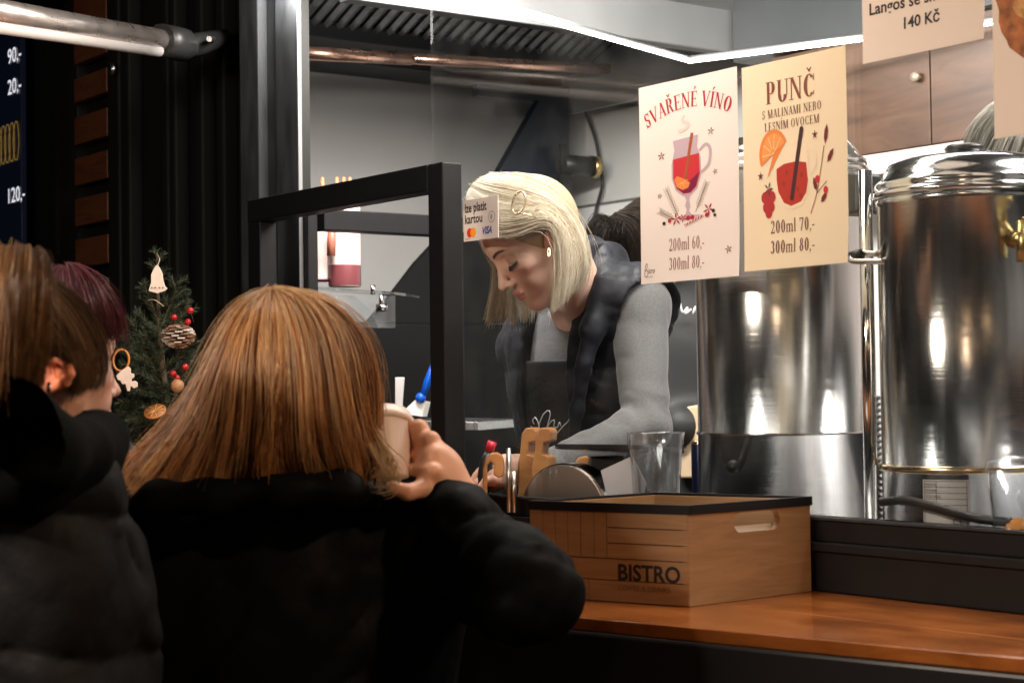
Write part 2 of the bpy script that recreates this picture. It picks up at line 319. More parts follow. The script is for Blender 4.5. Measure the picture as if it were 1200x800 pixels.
# lower facade under the window, sill frame
b=MB(); b.box(-1.38,2.6,-.0,.06,.1,1.262); kp('facade_panel',b,M_clad)
b=MB(); b.box(-1.38,2.6,-.012,.05,1.262,1.318); kp('sill_rail',b,M_blackmetal,bevel=.002)
b=MB(); b.box(-1.38,2.6,-.020,.05,1.318,1.331); kp('sill_rail',b,M_blackmetal,bevel=.002)
b=MB(); b.box(-1.38,2.6,-.010,.05,1.331,1.362); kp('sill_rail',b,M_blackmetal,bevel=.002)
b=MB(); b.box(-1.38,2.6,-.018,-.010,1.362,1.3655); kp('glazing_seal',b,M_graymetal)
# glass front
M_glass=glassmat('window_glass',(.965,.975,.975),.8,0,.022)
b=MB(); b.box(-.93,2.5,.003,.009,1.362,2.62); kp('pane',b,M_glass)
# counter: two boards and a black front band
M_counter=mat('varnished_counter',(.42,.135,.030),.2,coat=.6,noise=(11,.3),wood=((.27,.070,.014),5,(1.0,9,9)))
def cy(x): return -.429+(x-.049)*.244   # front edge
def board(x0,x1,f0,f1,name='counter_board'):
    b=MB(); p=[(x0,cy(x0)*f0,1.232),(x1,cy(x1)*f0,1.232),(x1,cy(x1)*f1-.002*(f1<.9),1.232),(x0,cy(x0)*f1-.002*(f1<.9),1.232)]
    b.hexa(p,[(q[0],q[1],1.262) for q in p]); kp(name,b,M_counter,bevel=.003)
ys=lambda x:.45
def strip(x0,x1,ya,yb_):
    b=MB(); p=[(x0,ya(x0),1.246),(x1,ya(x1),1.246),(x1,yb_(x1),1.246),(x0,yb_(x0),1.246)]; b.hexa(p,[(q[0],q[1],1.262) for q in p]); kp('counter_board',b,M_counter,bevel=.0012)
strip(-1.3,1.1,lambda x:cy(x),lambda x:-.205+.05*(x-.1)); strip(-1.3,1.1,lambda x:-.2046+.05*(x-.1),lambda x:-.014)
b=MB(); b.hexa([(x,y,1.150) for x,y in ((-1.3,cy(-1.3)-.006),(1.6,cy(1.6)-.006),(1.6,cy(1.6)+.02),(-1.3,cy(-1.3)+.02))],[(x,y,1.2455) for x,y in ((-1.3,cy(-1.3)-.006),(1.6,cy(1.6)-.006),(1.6,cy(1.6)+.02),(-1.3,cy(-1.3)+.02))]); kp('counter_edge',b,mat('edge_black',(.02,.019,.02),.25),bevel=.004)
b=MB(); b.hexa([(x,y,1.10) for x,y in ((-1.3,cy(-1.3)+.03),(1.6,cy(1.6)+.03),(1.6,-.02),(-1.3,-.02))],[(x,y,1.244) for x,y in ((-1.3,cy(-1.3)+.03),(1.6,cy(1.6)+.03),(1.6,-.02),(-1.3,-.02))]); kp('counter_bracket',b,M_clad)
# inner worktop
M_steel=mat('brushed_steel',(.55,.55,.56),.28,metal=1,noise=(60,.15,(1,14,1)))
b=MB(); b.box(-1.36,2.5,.052,.42,1.262,1.302); kp('worktop',b,M_steel,bevel=.002)
b=MB(); b.box(-1.36,2.5,.10,.40,.3,1.262); kp('base_cabinet',b,M_clad)
# facade left of the post: ribbed cladding, column of rust boards, dark
b=MB(); b.box(-9,-1.66,.06,.10,.1,3.08); kp('wall',b,M_clad)
def kxat(px,y=0): return KP(px,150,y)[0]
for px in (140,152,197,206,237,262):
    x=kxat(px,.03); b=MB(); b.box(x-.016,x+.016,.02,.06,.1,2.9); kp('cladding_rib',b,mat('rib_dark',(.010,.010,.009),.6,spec=.12),bevel=.006)
xa,xb=kxat(87,.02),kxat(125,.02)
b=MB(); b.box(xa-.06,xa-.006,.03,.06,.1,3.0); kp('panel_stile',b,M_clad); b=MB(); b.box(xb+.003,xb+.07,.022,.06,.1,3.0); kp('panel_stile',b,M_clad)
edges=[(-10,48),(48,77)] ; rows=[(-45,33),(36,79),(90,125),(137,172),(185,220),(234,269),(283,317),(331,366),(380,415)]
edges=[(0,76),(93,121),(139,171),(187,219),(235,267),(283,316),(332,366)]
for i,(a,c) in enumerate(edges):
    z1=KP(106,a-3,.04)[2]; z0=KP(106,c-3,.04)[2]
    if i==0: z1+=.18
    b=MB(); b.box(xa,xb,.02,.045,z0,z1); kp('facade_board',b,M_rust,bevel=.002)
for k in range(8):
    z=1.45-k*.2; b=MB(); b.box(xa,xb,.02,.045,z-.14,z); kp('facade_board',b,M_rust,bevel=.002)
b=MB(); bb=KP(131,81,.0); b.lathe([(.0,-.012),(.016,-.010),(.017,.0),(.009,.004),(.0001,.004)],(bb[0],-.004,bb[2]),20,(0,-1,0)); kp('screw_cap',b,M_steel)
# ---- opened window sashes in front of the glazing
M_sash=mat('sash_black',(.007,.007,.008),.4,spec=.3,noise=(50,.2),bump=(300,.15,.0003))
sash=Thing('window_sash','black square tube sash of opened window standing behind red blonde hair','window',loc=(-.66,-.155,1.262))
y0,y1=-.155,-.115
x0,x1=-1.36,-.665
b=MB(); b.box(x1-.045,x1,y0,y1,1.263,1.933); part(sash,'stile',b,M_sash,bevel=.0025)
b=MB(); b.box(x0,x1-.0455,y0,y1,1.888,1.933); part(sash,'rail',b,M_sash,bevel=.0025)
b=MB(); b.box(x0,x0+.05,y0+.001,y1-.001,1.263,1.8875); part(sash,'stile',b,M_sash,bevel=.0025)
b=MB(); b.box(x0+.051,x1-.046,y0+.001,y1-.001,1.263,1.31); part(sash,'rail',b,M_sash,bevel=.0025)
sash2=Thing('window_sash','inner black sash standing square to the facade beside the grey post','window',loc=(-1.38,0,1.3))
xs=-1.397
b=MB(); b.box(xs,xs+.030,-.012,.012,1.366,1.925); part(sash2,'stile',b,M_sash,bevel=.0025)
b=MB(); b.box(xs,xs+.04,.021,.33,1.881,1.925); part(sash2,'rail',b,M_sash,bevel=.0025)
b=MB(); b.box(xs,xs+.04,.331,.37,1.366,1.925); part(sash2,'stile',b,M_sash,bevel=.0025)
# ---- strut and LED profile of the awning, front left
M_tube=mat('anodised_tube',(.78,.70,.66),.3,metal=.85,noise=(30,.1))
def tubeK(name,pts,r,m,th,n=16): b=MB(); b.tube(pts,r,n); return part(th,name,b,m)
a0=PK(-60,3,2.95); a1=PK(188,47,3.62)
st=Thing('awning_arm','round silver awning arm ending in a black joint, by the price board','awning arm',loc=a1)
tubeK('tube',[a0,a1],.022,M_tube,st,24)
c0=PK(-60,23,2.96); c1=PK(186,60,3.61)
tubeK('lower_bar',[c0,c1],.0125,mat('bar_white',(.85,.80,.78),.35,metal=.1),st)
M_joint=mat('black_plastic',(.02,.02,.02),.4)
j1=PK(214,53,3.70); j2=PK(262,45,3.9)
tubeK('joint',[a1*1.0,j1],[.034,.036],M_joint,st,14); tubeK('joint_arm',[PK(205,58,3.68),PK(235,52,3.8),j2],[.022,.026,.02],M_joint,st,14)
tubeK('bolt',[PK(245,46,3.72),PK(250,46,3.80)],.006,M_steel,st,8)
# ---- range hood
M_hood=mat('hood_steel',(.34,.345,.35),.36,metal=.5,noise=(3,.12),bump=(4,.05,.003))
M_filter=mat('greasy_filter_steel',(.42,.43,.44),.3,metal=.8,noise=(14,.5,(1,1,1)))
M_dark=mat('dark_recess',(.015,.016,.018),.4)
hood=Thing('range_hood','stainless range hood with slatted grease filters above the cooking area','range hood',loc=(-2,.8,2.4))
XH=-1.4; zb0=KX(600,25,XH)[2]; YH0,YH1=-.0+.12,1.5
b=MB(); b.box(XH-.012,XH,YH0,YH1,zb0,zb0+.105); part(hood,'fascia',b,M_hood,bevel=.002)
b=MB(); b.add([(XH-.012,YH0,zb0+.105),(XH-.012,YH1,zb0+.105),(-2.05,YH1,2.98),(-2.05,YH0,2.98)],[(0,1,2,3)]); b.prism([(XH-.012,YH1,zb0),(XH-.012,YH1,zb0+.105),(-2.05,YH1,2.98),(-2.55,YH1,2.98),(-2.55,YH1,zb0)],(0,-.012,0)); part(hood,'canopy',b,M_hood)
# underside frame rails
b=MB(); b.box(XH-.05,XH-.013,YH0,YH1-.013,zb0+.001,zb0+.012); part(hood,'rim',b,M_dark)
fx0,fz0,fx1,fz1=-2.28,2.52,-1.60,2.80
for i in range(34):
    y=.16+i*.0395
    b=MB(); dx=fx1-fx0; dz=fz1-fz0; p=[(fx0,y,fz0),(fx0,y+.017,fz0+.008),(fx0,y+.026,fz0-.002),(fx0,y+.010,fz0-.010)]
    b.prism(p,(dx,0,dz)); part(hood,'slat',b,M_filter)
b=MB(); b.hexa([(fx0,.13,fz0+.02),(fx0,1.48,fz0+.02),(fx1,1.48,fz1+.02),(fx1,.13,fz1+.02)],[(fx0,.13,fz0+.04),(fx0,1.48,fz0+.04),(fx1,1.48,fz1+.04),(fx1,.13,fz1+.04)]); part(hood,'filter_backing',b,M_dark)
b=MB(); b.box(-2.40,-2.26,.1,1.48,2.49,2.53); part(hood,'gutter',b,M_dark,bevel=.003)
M_copper=mat('copper_pipe',(.80,.50,.38),.28,metal=.9,noise=(20,.2))
q0=KX(350,62,-2.2); q1=KX(482,69,-2.2); q2=KX(745,83,-2.2)
gp=Thing('gas_pipe','copper gas pipe running under the hood filters to a valve','pipe',loc=q0)
b=MB(); b.tube([q0,q1],.018,14); b.tube([q1,q2],.015,14); part(gp,'pipe',b,M_copper)
b=MB(); v=KX(768,78,-2.2); b.tube([v+(0,-.03,.0),v+(0,.03,0)],.03,12); b.tube([v,v+(.04,0,.14)],.012,8); part(gp,'valve',b,mat('brass_worn',(.55,.38,.25),.35,metal=.9))
b=MB(); b.box(-2.59,-2.42,.1,1.55,2.465,2.53); single('hood_rail',b,M_dark,'black steel rail under the hood along the grey kitchen wall','rail',bevel=.003)
# LED profile
M_led=mat('led',(1,1,1),.5,emit=(1,.96,.88,14))
led=Thing('led_profile','glowing white light strip bent at a corner below the hood','light',loc=(-1.25,.93,2.3))
L0=KZ(500,-14,2.3); L1=KZ(808,73,2.3); L2=KZ(1180,26,2.3)
for s,e in ((L0,L1),(L1,L2)):
    s=s.copy(); e=e.copy(); s[2]=e[2]=2.3; b=MB(); b.tube([s,e],.0028,8); part(led,'diffuser',b,M_led)
    b=MB(); d=(0,0,.0)
    b.box(-.001,.001,-.001,.001,0,0) if 0 else b.tube([s+(0,0,.010),e+(0,0,.010)],.005,4); part(led,'housing',b,M_hood)
# dark slanted gusset panel and cabinet in front of the left wall
M_navy=mat('navy_panel',(.016,.020,.028),.38)
def polyX(name,pts,x,th_,m,label,cat): # pixel polygon on plane x
    q=[KX(a,c,x) for a,c in pts]; b=MB(); b.prism(q,(-th_,0,0)); return single(name,b,m,label,cat)
polyX('side_panel',[(560,98),(667,102),(667,240),(640,330),(560,330),(560,245),(632,118),(560,112)],-2.35,.03,M_navy,'dark navy slanted side panel behind the blonde server','panel')
# black back equipment and a reflection board
q=KX(452,385,-2.0)
b=MB(); b.box(-2.55,-1.95,.35,1.58,.9,KX(500,378,-1.95)[2]); single('griddle_station',b,mat('griddle_and_reflection_black',(.004,.004,.004),.5,spec=.2),'black cooking station along the side wall behind the sash','cooker',bevel=.01)
polyX('reflection_board',[(655,378),(655,262),(560,268),(512,282),(488,308),(462,342),(430,380)],-1.97,.02,mat('griddle_and_reflection_black',(1,1,1)),'black sloping board shaped as the dark reflection of customers in the glass','reflection board')  # dark reflection of customers in the glass, built as a board
# cabinets at right on back wall
M_walnut=mat('walnut_front',(.15,.084,.054),.38,wood=((.06,.034,.024),3.2,(.9,1,5)))
cab=Thing('wall_cabinet','brown walnut wall cabinet with round knobs above the steel urns','cabinet',loc=KP(1000,190,YB-.35))
yc=YB-.35; zc=KP(1000,183,yc)[2]; zct=KP(1015,44,yc)[2]; xe=[KP(905,100,yc)[0],KP(985,100,yc)[0],KP(1090,100,yc)[0],KP(1200,100,yc)[0],KP(1310,100,yc)[0]]
b=MB(); b.box(xe[0],xe[-1],yc+.02,YB-.002,zc+.002,zct-.002); part(cab,'carcass',b,mat('cabinet_side',(.06,.035,.026),.5))
for i in range(4):
    b=MB(); b.box(xe[i]+.002,xe[i+1]-.002,yc,yc+.019,zc,zct); d=part(cab,'door',b,M_walnut,bevel=.0015)
    if i!=1: continue
    k=KP(1083,90,yc); kxx=xe[i+1]-.03 if i%2==1 else xe[i]+.03; b=MB(); b.lathe([(.0001,.022),(.010,.020),(.012,.013),(.006,.006),(.006,0)],(kxx,yc,k[2]),16,(0,-1,0)); part(cab,'knob',b,mat('knob_pale',(.6,.5,.38),.3,metal=.5),parent=d)
b=MB(); b.box(xe[0],xe[-1],yc-.004,yc+.02,zc-.05,zc-.004); part(cab,'light_rail',b,mat('pale_rail',(.75,.62,.58),.3))
b=MB(); b.box(-1.39,2.5,yc-.03,YB-.002,zct+.003,2.99); kp('bulkhead',b,mat('bulkhead_grey',(.055,.06,.063),.4,noise=(3,.2)))
b=MB(); b.box(-1.0,2.5,YB-.012,YB-.001,.9,zc-.06); kp('splash_panel',b,mat('splash_pink',(.74,.66,.64),.25))
# black box under cabinets / shelves reflected in urns
b=MB(); b.box(-1.2,2.4,YB-.5,YB-.02,.3,1.2); single('rear_worktop',b,M_steel,'long steel rear worktop against the back kitchen wall','worktop',bevel=.003)
# cable hanging on back wall
cb=[KP(682,98,YB-.03),KP(686,130,YB-.03),KP(697,160,YB-.03),KP(703,190,YB-.03),KP(706,215,YB-.03),KP(700,240,YB-.03),KP(690,275,YB-.05),KP(676,282,YB-.1),KP(655,270,YB-.2)]
b=MB(); b.tube(catmull(cb,40),.0055,8); single('power_cable',b,M_joint,'black cable hanging loose down the white back wall','cable')
# pressure regulator on dark panel
rg=Thing('gas_regulator','small black and brass gas valve fixed beside the dark panel','valve',loc=KX(668,200,-2.3))
c=KX(676,194,-2.3); b=MB(); b.tube([c+(0,-.06,0),c+(0,.05,0)],.030,16); part(rg,'body',b,M_joint)
b=MB(); b.tube([c+(0,.051,0),c+(0,.075,0)],.033,16); part(rg,'ring',b,mat('brass',(.6,.45,.2),.3,metal=1))
b=MB(); c2=KX(661,205,-2.3); b.tube([c2+(0,0,.09),c2+(0,0,-.0)],.014,10); b.tube([c2,c2+(0,0,-.10)],.022,10); part(rg,'stem',b,M_joint)
# ================================================================== lettering helpers
def text_mesh(s,size,x=0,y=0,align='CENTER',shear=0,xs=1,bold=0,track=1):
    c=bpy.data.curves.new('t','FONT'); c.body=s; c.size=size; c.align_x=align; c.shear=shear; c.space_character=track; c.offset=bold; c.resolution_u=3
    o=bpy.data.objects.new('t',c); col.objects.link(o); dg=bpy.context.evaluated_depsgraph_get(); me=bpy.data.meshes.new_from_object(o.evaluated_get(dg))
    V=np.array([v.co[:] for v in me.vertices]).reshape(-1,3); Fc=[tuple(p.vertices) for p in me.polygons]; bpy.data.objects.remove(o); bpy.data.meshes.remove(me)
    V[:,0]*=xs; V[:,:2]+=(x,y); return V[:,:2],Fc
TR=None
class G2:  # flat 2-D geometry collector
    def __init__(s): s.v=[]; s.f=[]
    def poly(s,pts): n=len(s.v); s.v+=[tuple(p) for p in pts]; s.f.append(tuple(range(n,n+len(pts)))); return s
    def addm(s,V,Fc): n=len(s.v); s.v+=[tuple(p) for p in V]; s.f+=[tuple(i+n for i in f) for f in Fc]; return s
    def text(s,*a,**k): return s.addm(*text_mesh(*a,**k))
    def line(s,pts,w):
        pts=np.array(pts,float); ws=w if hasattr(w,'__len__') else [w]*len(pts); T=np.gradient(pts,axis=0); T/=np.linalg.norm(T,axis=1,keepdims=True)+1e-9; Nn=np.stack([-T[:,1],T[:,0]],1)
        a=pts+Nn*np.array(ws)[:,None]/2; b=pts-Nn*np.array(ws)[:,None]/2; n=len(s.v); m=len(pts); s.v+=[tuple(p) for p in a]+[tuple(p) for p in b]
        s.f+=[(n+i,n+m+i,n+m+i+1,n+i+1) for i in range(m-1)]; return s
    def curve(s,pts,w,n=24): 
        q=catmull(pts,n); ww=np.interp(np.linspace(0,1,n),np.linspace(0,1,len(w)),w) if hasattr(w,'__len__') else w; return s.line(q,ww)
    def disc(s,x,y,r,ry=None,n=20,a0=0,a1=2*math.pi): ry=ry or r; return s.poly([(x+r*math.cos(a0+(a1-a0)*i/n),y+ry*math.sin(a0+(a1-a0)*i/n)) for i in range(n+(a1-a0<6.28))])
    def star(s,x,y,r,n=5,k=.38,rot=.3): return s.poly([(x+(r if i%2==0 else r*k)*math.cos(rot+math.pi*i/n),y+(r if i%2==0 else r*k)*math.sin(rot+math.pi*i/n)) for i in range(2*n)])
    def anis(s,x,y,r,rot=.3,n=5):
        for i in range(n):
            a=rot+2*math.pi*i/n; s.poly([(x,y),(x+.55*r*math.cos(a-.28),y+.55*r*math.sin(a-.28)),(x+r*math.cos(a),y+r*math.sin(a)),(x+.55*r*math.cos(a+.28),y+.55*r*math.sin(a+.28))])
        return s
def flat(th,name,g,m,M,lift,parent=None):
    if TR and name not in('lettering','logo'): g.v=[TR(*q) for q in g.v]
    """M: function (u,v,w)->3d in thing frame. Printed layer lifted by w"""
    V=[M(u,v,lift) for u,v in g.v]; return part(th,name,(V,g.f),m,parent)
# own didone-like glyphs, cap height 1
T_,t_=.165,.065
def ser(x,y,w=.30,h=.035): return ('P',[(x-w/2,y-h if y>.5 else y),(x+w/2,y-h if y>.5 else y),(x+w/2,y if y>.5 else y+h),(x-w/2,y if y>.5 else y+h)])
def st(x,y0=0,y1=1,w=T_,s=1): r=[('P',[(x-w/2,y0),(x+w/2,y0),(x+w/2,y1),(x-w/2,y1)])]; return r+([ser(x,y0,.30) if y0==0 else ser(x,y0,.3)]+[('P',[(x-.15,y1-.035),(x+.15,y1-.035),(x+.15,y1),(x-.15,y1)])] if s else [])
def dg_(x0,y0,x1,y1,w): return ('P',[(x0-w/2,y0),(x0+w/2,y0),(x1+w/2,y1),(x1-w/2,y1)])
def bar(x0,x1,y,h=.045): return ('P',[(x0,y-h/2),(x1,y-h/2),(x1,y+h/2),(x0,y+h/2)])
def arc(cx,cy_,rx,ry,a0,a1,tk=T_,tn=.045,n=16): return ('A',cx,cy_,rx,ry,a0,a1,tk,tn,n)
car=[('P',[(-.16,1.30),(-.09,1.30),(0,1.20),(.09,1.30),(.16,1.30),(.03,1.10),(-.03,1.10)])]
acu=[('P',[(-.06,1.09),(0,1.09),(.16,1.31),(.02,1.31)])]
def sh(l,dx): return [('P',[(x+dx,y) for x,y in e[1]]) if e[0]=='P' else ('A',e[1]+dx)+e[2:] for e in l]
GL={'V':(.72,[dg_(.36,0,.10,1,T_),dg_(.36,0,.64,1,t_),ser(.11,1,.28),ser(.63,1,.24)]),
'A':(.74,[dg_(.12,0,.36,1,t_),dg_(.64,0,.38,1,T_),bar(.2,.55,.33),ser(.12,0,.24),ser(.64,0,.28)]),
'N':(.80,[*st(.13,0,1,t_),dg_(.66,0,.15,1,T_),('P',[(.66-t_/2,0),(.66+t_/2,0),(.66+t_/2,1),(.66-t_/2,1)]),ser(.66,1,.26)]),
'E':(.66,[*st(.17),bar(.17,.58,.98),bar(.17,.48,.5),bar(.17,.60,.022),('P',[(.54,.75),(.58,1),(.52,1)]),('P',[(.56,0),(.62,0),(.60,.27)]),('P',[(.44,.4),(.48,.4),(.48,.6),(.44,.6)])]),
'L':(.62,[*st(.17),bar(.17,.57,.022),('P',[(.52,0),(.59,0),(.57,.28)])]),
'I':(.36,st(.18)),'M':(.95,[*st(.12,0,1,t_),*st(.80),dg_(.46,0,.14,1,T_),dg_(.46,0,.77,1,t_)]),
'U':(.78,[('P',[(.10,.3),(.10+T_,.3),(.10+T_,1),(.10,1)]),ser(.18,1),('P',[(.62,.3),(.62+t_,.3),(.62+t_,1),(.62,1)]),ser(.64,1,.24),arc(.38,.32,.28,.33,math.pi,2*math.pi,T_,.05)]),
'P':(.66,[*st(.17),bar(.17,.36,.98),bar(.17,.36,.46),arc(.36,.72,.24,.28,-math.pi/2,math.pi/2)]),
'B':(.70,[*st(.17),bar(.17,.36,.98),bar(.17,.4,.52),bar(.17,.38,.022),arc(.36,.75,.21,.25,-math.pi/2,math.pi/2),arc(.38,.27,.25,.27,-math.pi/2,math.pi/2)]),
'R':(.74,[*st(.17),bar(.17,.36,.98),bar(.17,.36,.5),arc(.36,.74,.24,.26,-math.pi/2,math.pi/2),dg_(.64,0,.38,.5,T_),ser(.66,0,.2)]),
'O':(.80,[arc(.40,.5,.34,.51,0,2*math.pi,T_*1.05,.04,28)]),
'C':(.74,[arc(.40,.5,.34,.51,.75,2*math.pi-.75,T_*1.05,.04,24),('P',[(.62,.72),(.69,.70),(.69,.99),(.65,.99)]),('P',[(.63,.20),(.69,.26),(.69,.05),(.66,.05)])]),
'S':(.62,[arc(.31,.74,.21,.27,.5,1.5*math.pi,.12,.045),arc(.30,.26,.23,.28,-math.pi+.35,math.pi/2,.13,.05),('P',[(.46,.7),(.53,.7),(.53,1),(.49,1)]),('P',[(.07,0),(.11,0),(.14,.3),(.07,.3)]),dg_(.42,.44,.2,.57,.2)]),
'0':(.58,[arc(.29,.5,.23,.51,0,2*math.pi,.13,.04,24)]),
'2':(.56,[arc(.28,.74,.21,.27,-.5,math.pi*.95,.12,.045),dg_(.12,.02,.44,.62,.09),bar(.06,.5,.05,.1),('P',[(.44,0),(.51,0),(.53,.25),(.49,.25)])]),
'3':(.54,[arc(.26,.75,.19,.26,-math.pi/2,math.pi*.9,.12,.045),arc(.26,.26,.22,.27,-math.pi*.9,math.pi/2,.13,.045)]),
'6':(.56,[arc(.29,.30,.22,.31,0,2*math.pi,.12,.045,22),arc(.42,.42,.36,.58,math.pi*.5,math.pi*1.02,.13,.05)]),
'7':(.54,[bar(.06,.50,.95,.09),dg_(.22,0,.46,.93,.10),('P',[(.05,.72),(.09,.72),(.10,1),(.05,1)])]),
'8':(.56,[arc(.28,.76,.18,.25,0,2*math.pi,.10,.045,20),arc(.28,.27,.22,.28,0,2*math.pi,.12,.045,22)]),
'1':(.4,[*st(.2),('P',[(.05,.82),(.2,1),(.2,.9),(.07,.76)])]),
'4':(.58,[('P',[(.34,0),(.46,0),(.46,1),(.34,1)]),bar(.04,.54,.28,.06),dg_(.07,.27,.38,.97,.05)]),
'm':(.86,[*[e for x in (.13,.43,.73) for e in [('P',[(x-.06,0),(x+.06,0),(x+.06,.58),(x-.06,.58)]),ser(x,0,.22)]],arc(.29,.50,.19,.16,0,math.pi*.9,.11,.05),arc(.59,.50,.19,.16,0,math.pi*.9,.11,.05),('P',[(.0,.6),(.13,.66),(.13,.6)])]),
'l':(.30,[('P',[(.09,0),(.21,0),(.21,1.06),(.09,1.06)]),ser(.15,0,.25),('P',[(.02,1.0),(.2,1.06),(.1,1.0)])]),
',':(.24,[arc(.11,.05,.07,.07,0,2*math.pi,.07,.07,10),('P',[(.18,.05),(.14,-.10),(.03,-.2),(.11,-.03)])]),
'-':(.36,[bar(.03,.32,.33,.08)]),' ':(.30,[])}
GL['Ř']=(.74,GL['R'][1]+sh(car,.34)); GL['É']=(.66,GL['E'][1]+sh(acu,.32)); GL['Í']=(.36,GL['I'][1]+sh(acu,.15)); GL['Č']=(.74,GL['C'][1]+sh(car,.40))
def serif(g,s,x,y,h,xs=1.0,align='C',track=.04,bend=None,bold=1.0):
    W_=sum(GL[c][0]+track for c in s)*h*xs; x0=x-(W_/2 if align=='C' else 0); cur=0
    for c in s:
        wd,el=GL[c]
        for e in el:
            if e[0]=='P': pl=[e[1]]
            else:
                _,cx,cy_,rx,ry,a0,a1,tk,tn,n=e; pl=[]
                for i in range(n):
                    aa,ab=a0+(a1-a0)*i/n,a0+(a1-a0)*(i+1)/n
                    pl.append([(cx+rx*math.cos(aa),cy_+ry*math.sin(aa)),(cx+rx*math.cos(ab),cy_+ry*math.sin(ab)),(cx+(rx-tk*bold)*math.cos(ab),cy_+(ry-tn*bold)*math.sin(ab)),(cx+(rx-tk*bold)*math.cos(aa),cy_+(ry-tn*bold)*math.sin(aa))])
            for p_ in pl:
                pts=[]
                for a,b in p_:
                    X=x0+(cur+a)*h*xs; Y=y+b*h
                    if bend: R_=bend; th_=(X-x)/R_; X,Y=x+(R_+(Y-y))*math.sin(th_),y+(R_+(Y-y))*math.cos(th_)-R_
                    pts.append((X,Y))
                g.poly(pts)
        cur+=wd+track
    return g
# ================================================================== posters on the glass (A4 sheets, u,v in mm from the bottom left corner)
def C(*a): return tuple(a)
def pm(n,c,r=.6): return mat('print_'+n,c,r)
def poster(x0,x1,z0,z1,name,label,pc,group=None,tilt=0):
    t=Thing(name,label,'poster' if name!='card_sign' else 'sign',group,loc=((x0+x1)/2,-.004,z0))
    k=(x1-x0)/210; s_=random.Random(label).uniform(.6,1.3)
    def off(u,v): return -.0012*s_*((u/210-.5)*2)**2-.0045*s_*max(0,1-v/70)**2*(.35+.65*u/210)-.0004*math.sin(u/31+v/47)
    V=[];Fc=[];nu,nv=20,32; hgt=(z1-z0)/k
    for w_ in (0,1):
        for j in range(nv+1):
            for i in range(nu+1): u=210*i/nu; v=hgt*j/nv; V.append((x0+u*k,-.0046+off(u,v)+w_*.0007,z0+v*k))
    m_=(nu+1)*(nv+1)
    for j in range(nv):
        for i in range(nu): a=j*(nu+1)+i; Fc+=[(a,a+1,a+nu+2,a+nu+1),(a+m_+nu+1,a+m_+nu+2,a+m_+1,a+m_)]
    for j in range(nv): a=j*(nu+1); b_=a+nu; Fc+=[(a,a+nu+1,a+nu+1+m_,a+m_),(b_+nu+1,b_,b_+m_,b_+nu+1+m_)]
    for i in range(nu): a=i; b_=nv*(nu+1)+i; Fc+=[(a+1,a,a+m_,a+1+m_),(b_,b_+1,b_+1+m_,b_+m_)]
    part(t,'sheet',(V,Fc),papermat('paper_'+label[:8],pc))
    return t,(lambda u,v,w: (x0+u*k,-.0046+off(u,v)-.00035-w*.00012,z0+v*k))
# sheet one: mulled wine
TR=lambda u,v:(u+8,50+.79*v)
t,M=poster(-.331,-.109,1.711,2.021,'poster','pale pink mulled wine price poster taped inside the window','a' and (.90,.80,.74),'posters on the serving window')
H=293
wine=pm('wine',(.36,.02,.03)); dk=pm('darkred',(.17,.02,.02)); br=pm('brown',(.22,.06,.04)); org=pm('orange',(.75,.22,.05)); lil=pm('lilac',(.50,.36,.40)); gl_=pm('glass',(.62,.50,.48)); red=pm('red',(.55,.03,.04)); grn=pm('twig',(.16,.10,.07))
g=G2(); serif(g,'SVAŘENÉ VÍNO',106,250,22,.98,bend=200,track=.05,bold=1.2); flat(t,'lettering',g,pm('winered',(.40,.03,.04)),M,1)
g=G2(); serif(g,'200ml 60,-',100,45,18,.80); serif(g,'300ml 80,-',100,17,18,.80); flat(t,'lettering',g,br,M,1)
g=G2(); g.curve([(8,12),(10,26),(14,30),(13,22),(9,19),(14,20),(16,15),(12,10),(8,12)],.9,30); g.text('istro',12,15,15,align='LEFT',shear=.4,xs=.7); g.text('by market',3.6,19,9,xs=1); flat(t,'logo',g,pm('ink',(.12,.05,.04)),M,1)
g=G2()
for x,y,r in ((40,172,9),(147,202,8),(155,128,6),(35,98,6),(180,-14,8)): g=G2(); g.anis(x,y,r,random.random()); flat(t,'star_anise',g,dk,M,1)
def cupo(sc_=1,dx=0): return [(66+dx,196),(120+dx,200),(118+dx,178),(125+dx,158),(126+dx,128),(117+dx,103),(103+dx,92),(86+dx,92),(70+dx,104),(62+dx,126),(62+dx,152),(69+dx,178)]
g=G2(); g.poly(cupo()); g.poly([(88,93),(102,93),(99,84),(101,72),(98,64),(104,56),(124,54),(124,48),(78,48),(78,53),(90,57),(93,66),(90,74),(93,84)]); g.curve([(122,170),(136,180),(145,170),(142,145),(128,132),(124,132)],[5,6,6,6,5,4],24); flat(t,'mug',g,lil,M,1)
g=G2(); g.poly([(66,162),(122,166),(123,128),(115,106),(102,96),(87,96),(72,107),(65,127)]); flat(t,'mulled_wine',g,red,M,2)
g=G2(); g.poly([(70,120),(85,112),(104,120),(122,132),(114,107),(102,97),(87,97),(73,108)]); flat(t,'mulled_wine',g,pm('winedark',(.20,.01,.05)),M,3)
g=G2(); g.line([(91,122),(108,205)],6); flat(t,'cinnamon_stick',g,pm('cinnamon',(.35,.09,.03)),M,4)
g=G2(); g.poly([(68,124),(74,130),(88,124),(102,115),(98,106),(86,103),(74,109)]); flat(t,'orange_slice',g,org,M,5)
g=G2()
for a in range(5): g.line([(84,117),(84+14*math.cos(-2.6+.75*a),117+10*math.sin(-2.6+.75*a))],.8)
flat(t,'orange_slice',g,pm('peel',(.85,.45,.2)),M,6)
g=G2(); g.curve([(78,212),(92,214),(100,222),(88,230),(92,240)],[7,5,8,5,3],24); flat(t,'steam',g,pm('steam',(.70,.56,.52)),M,1)
g=G2()
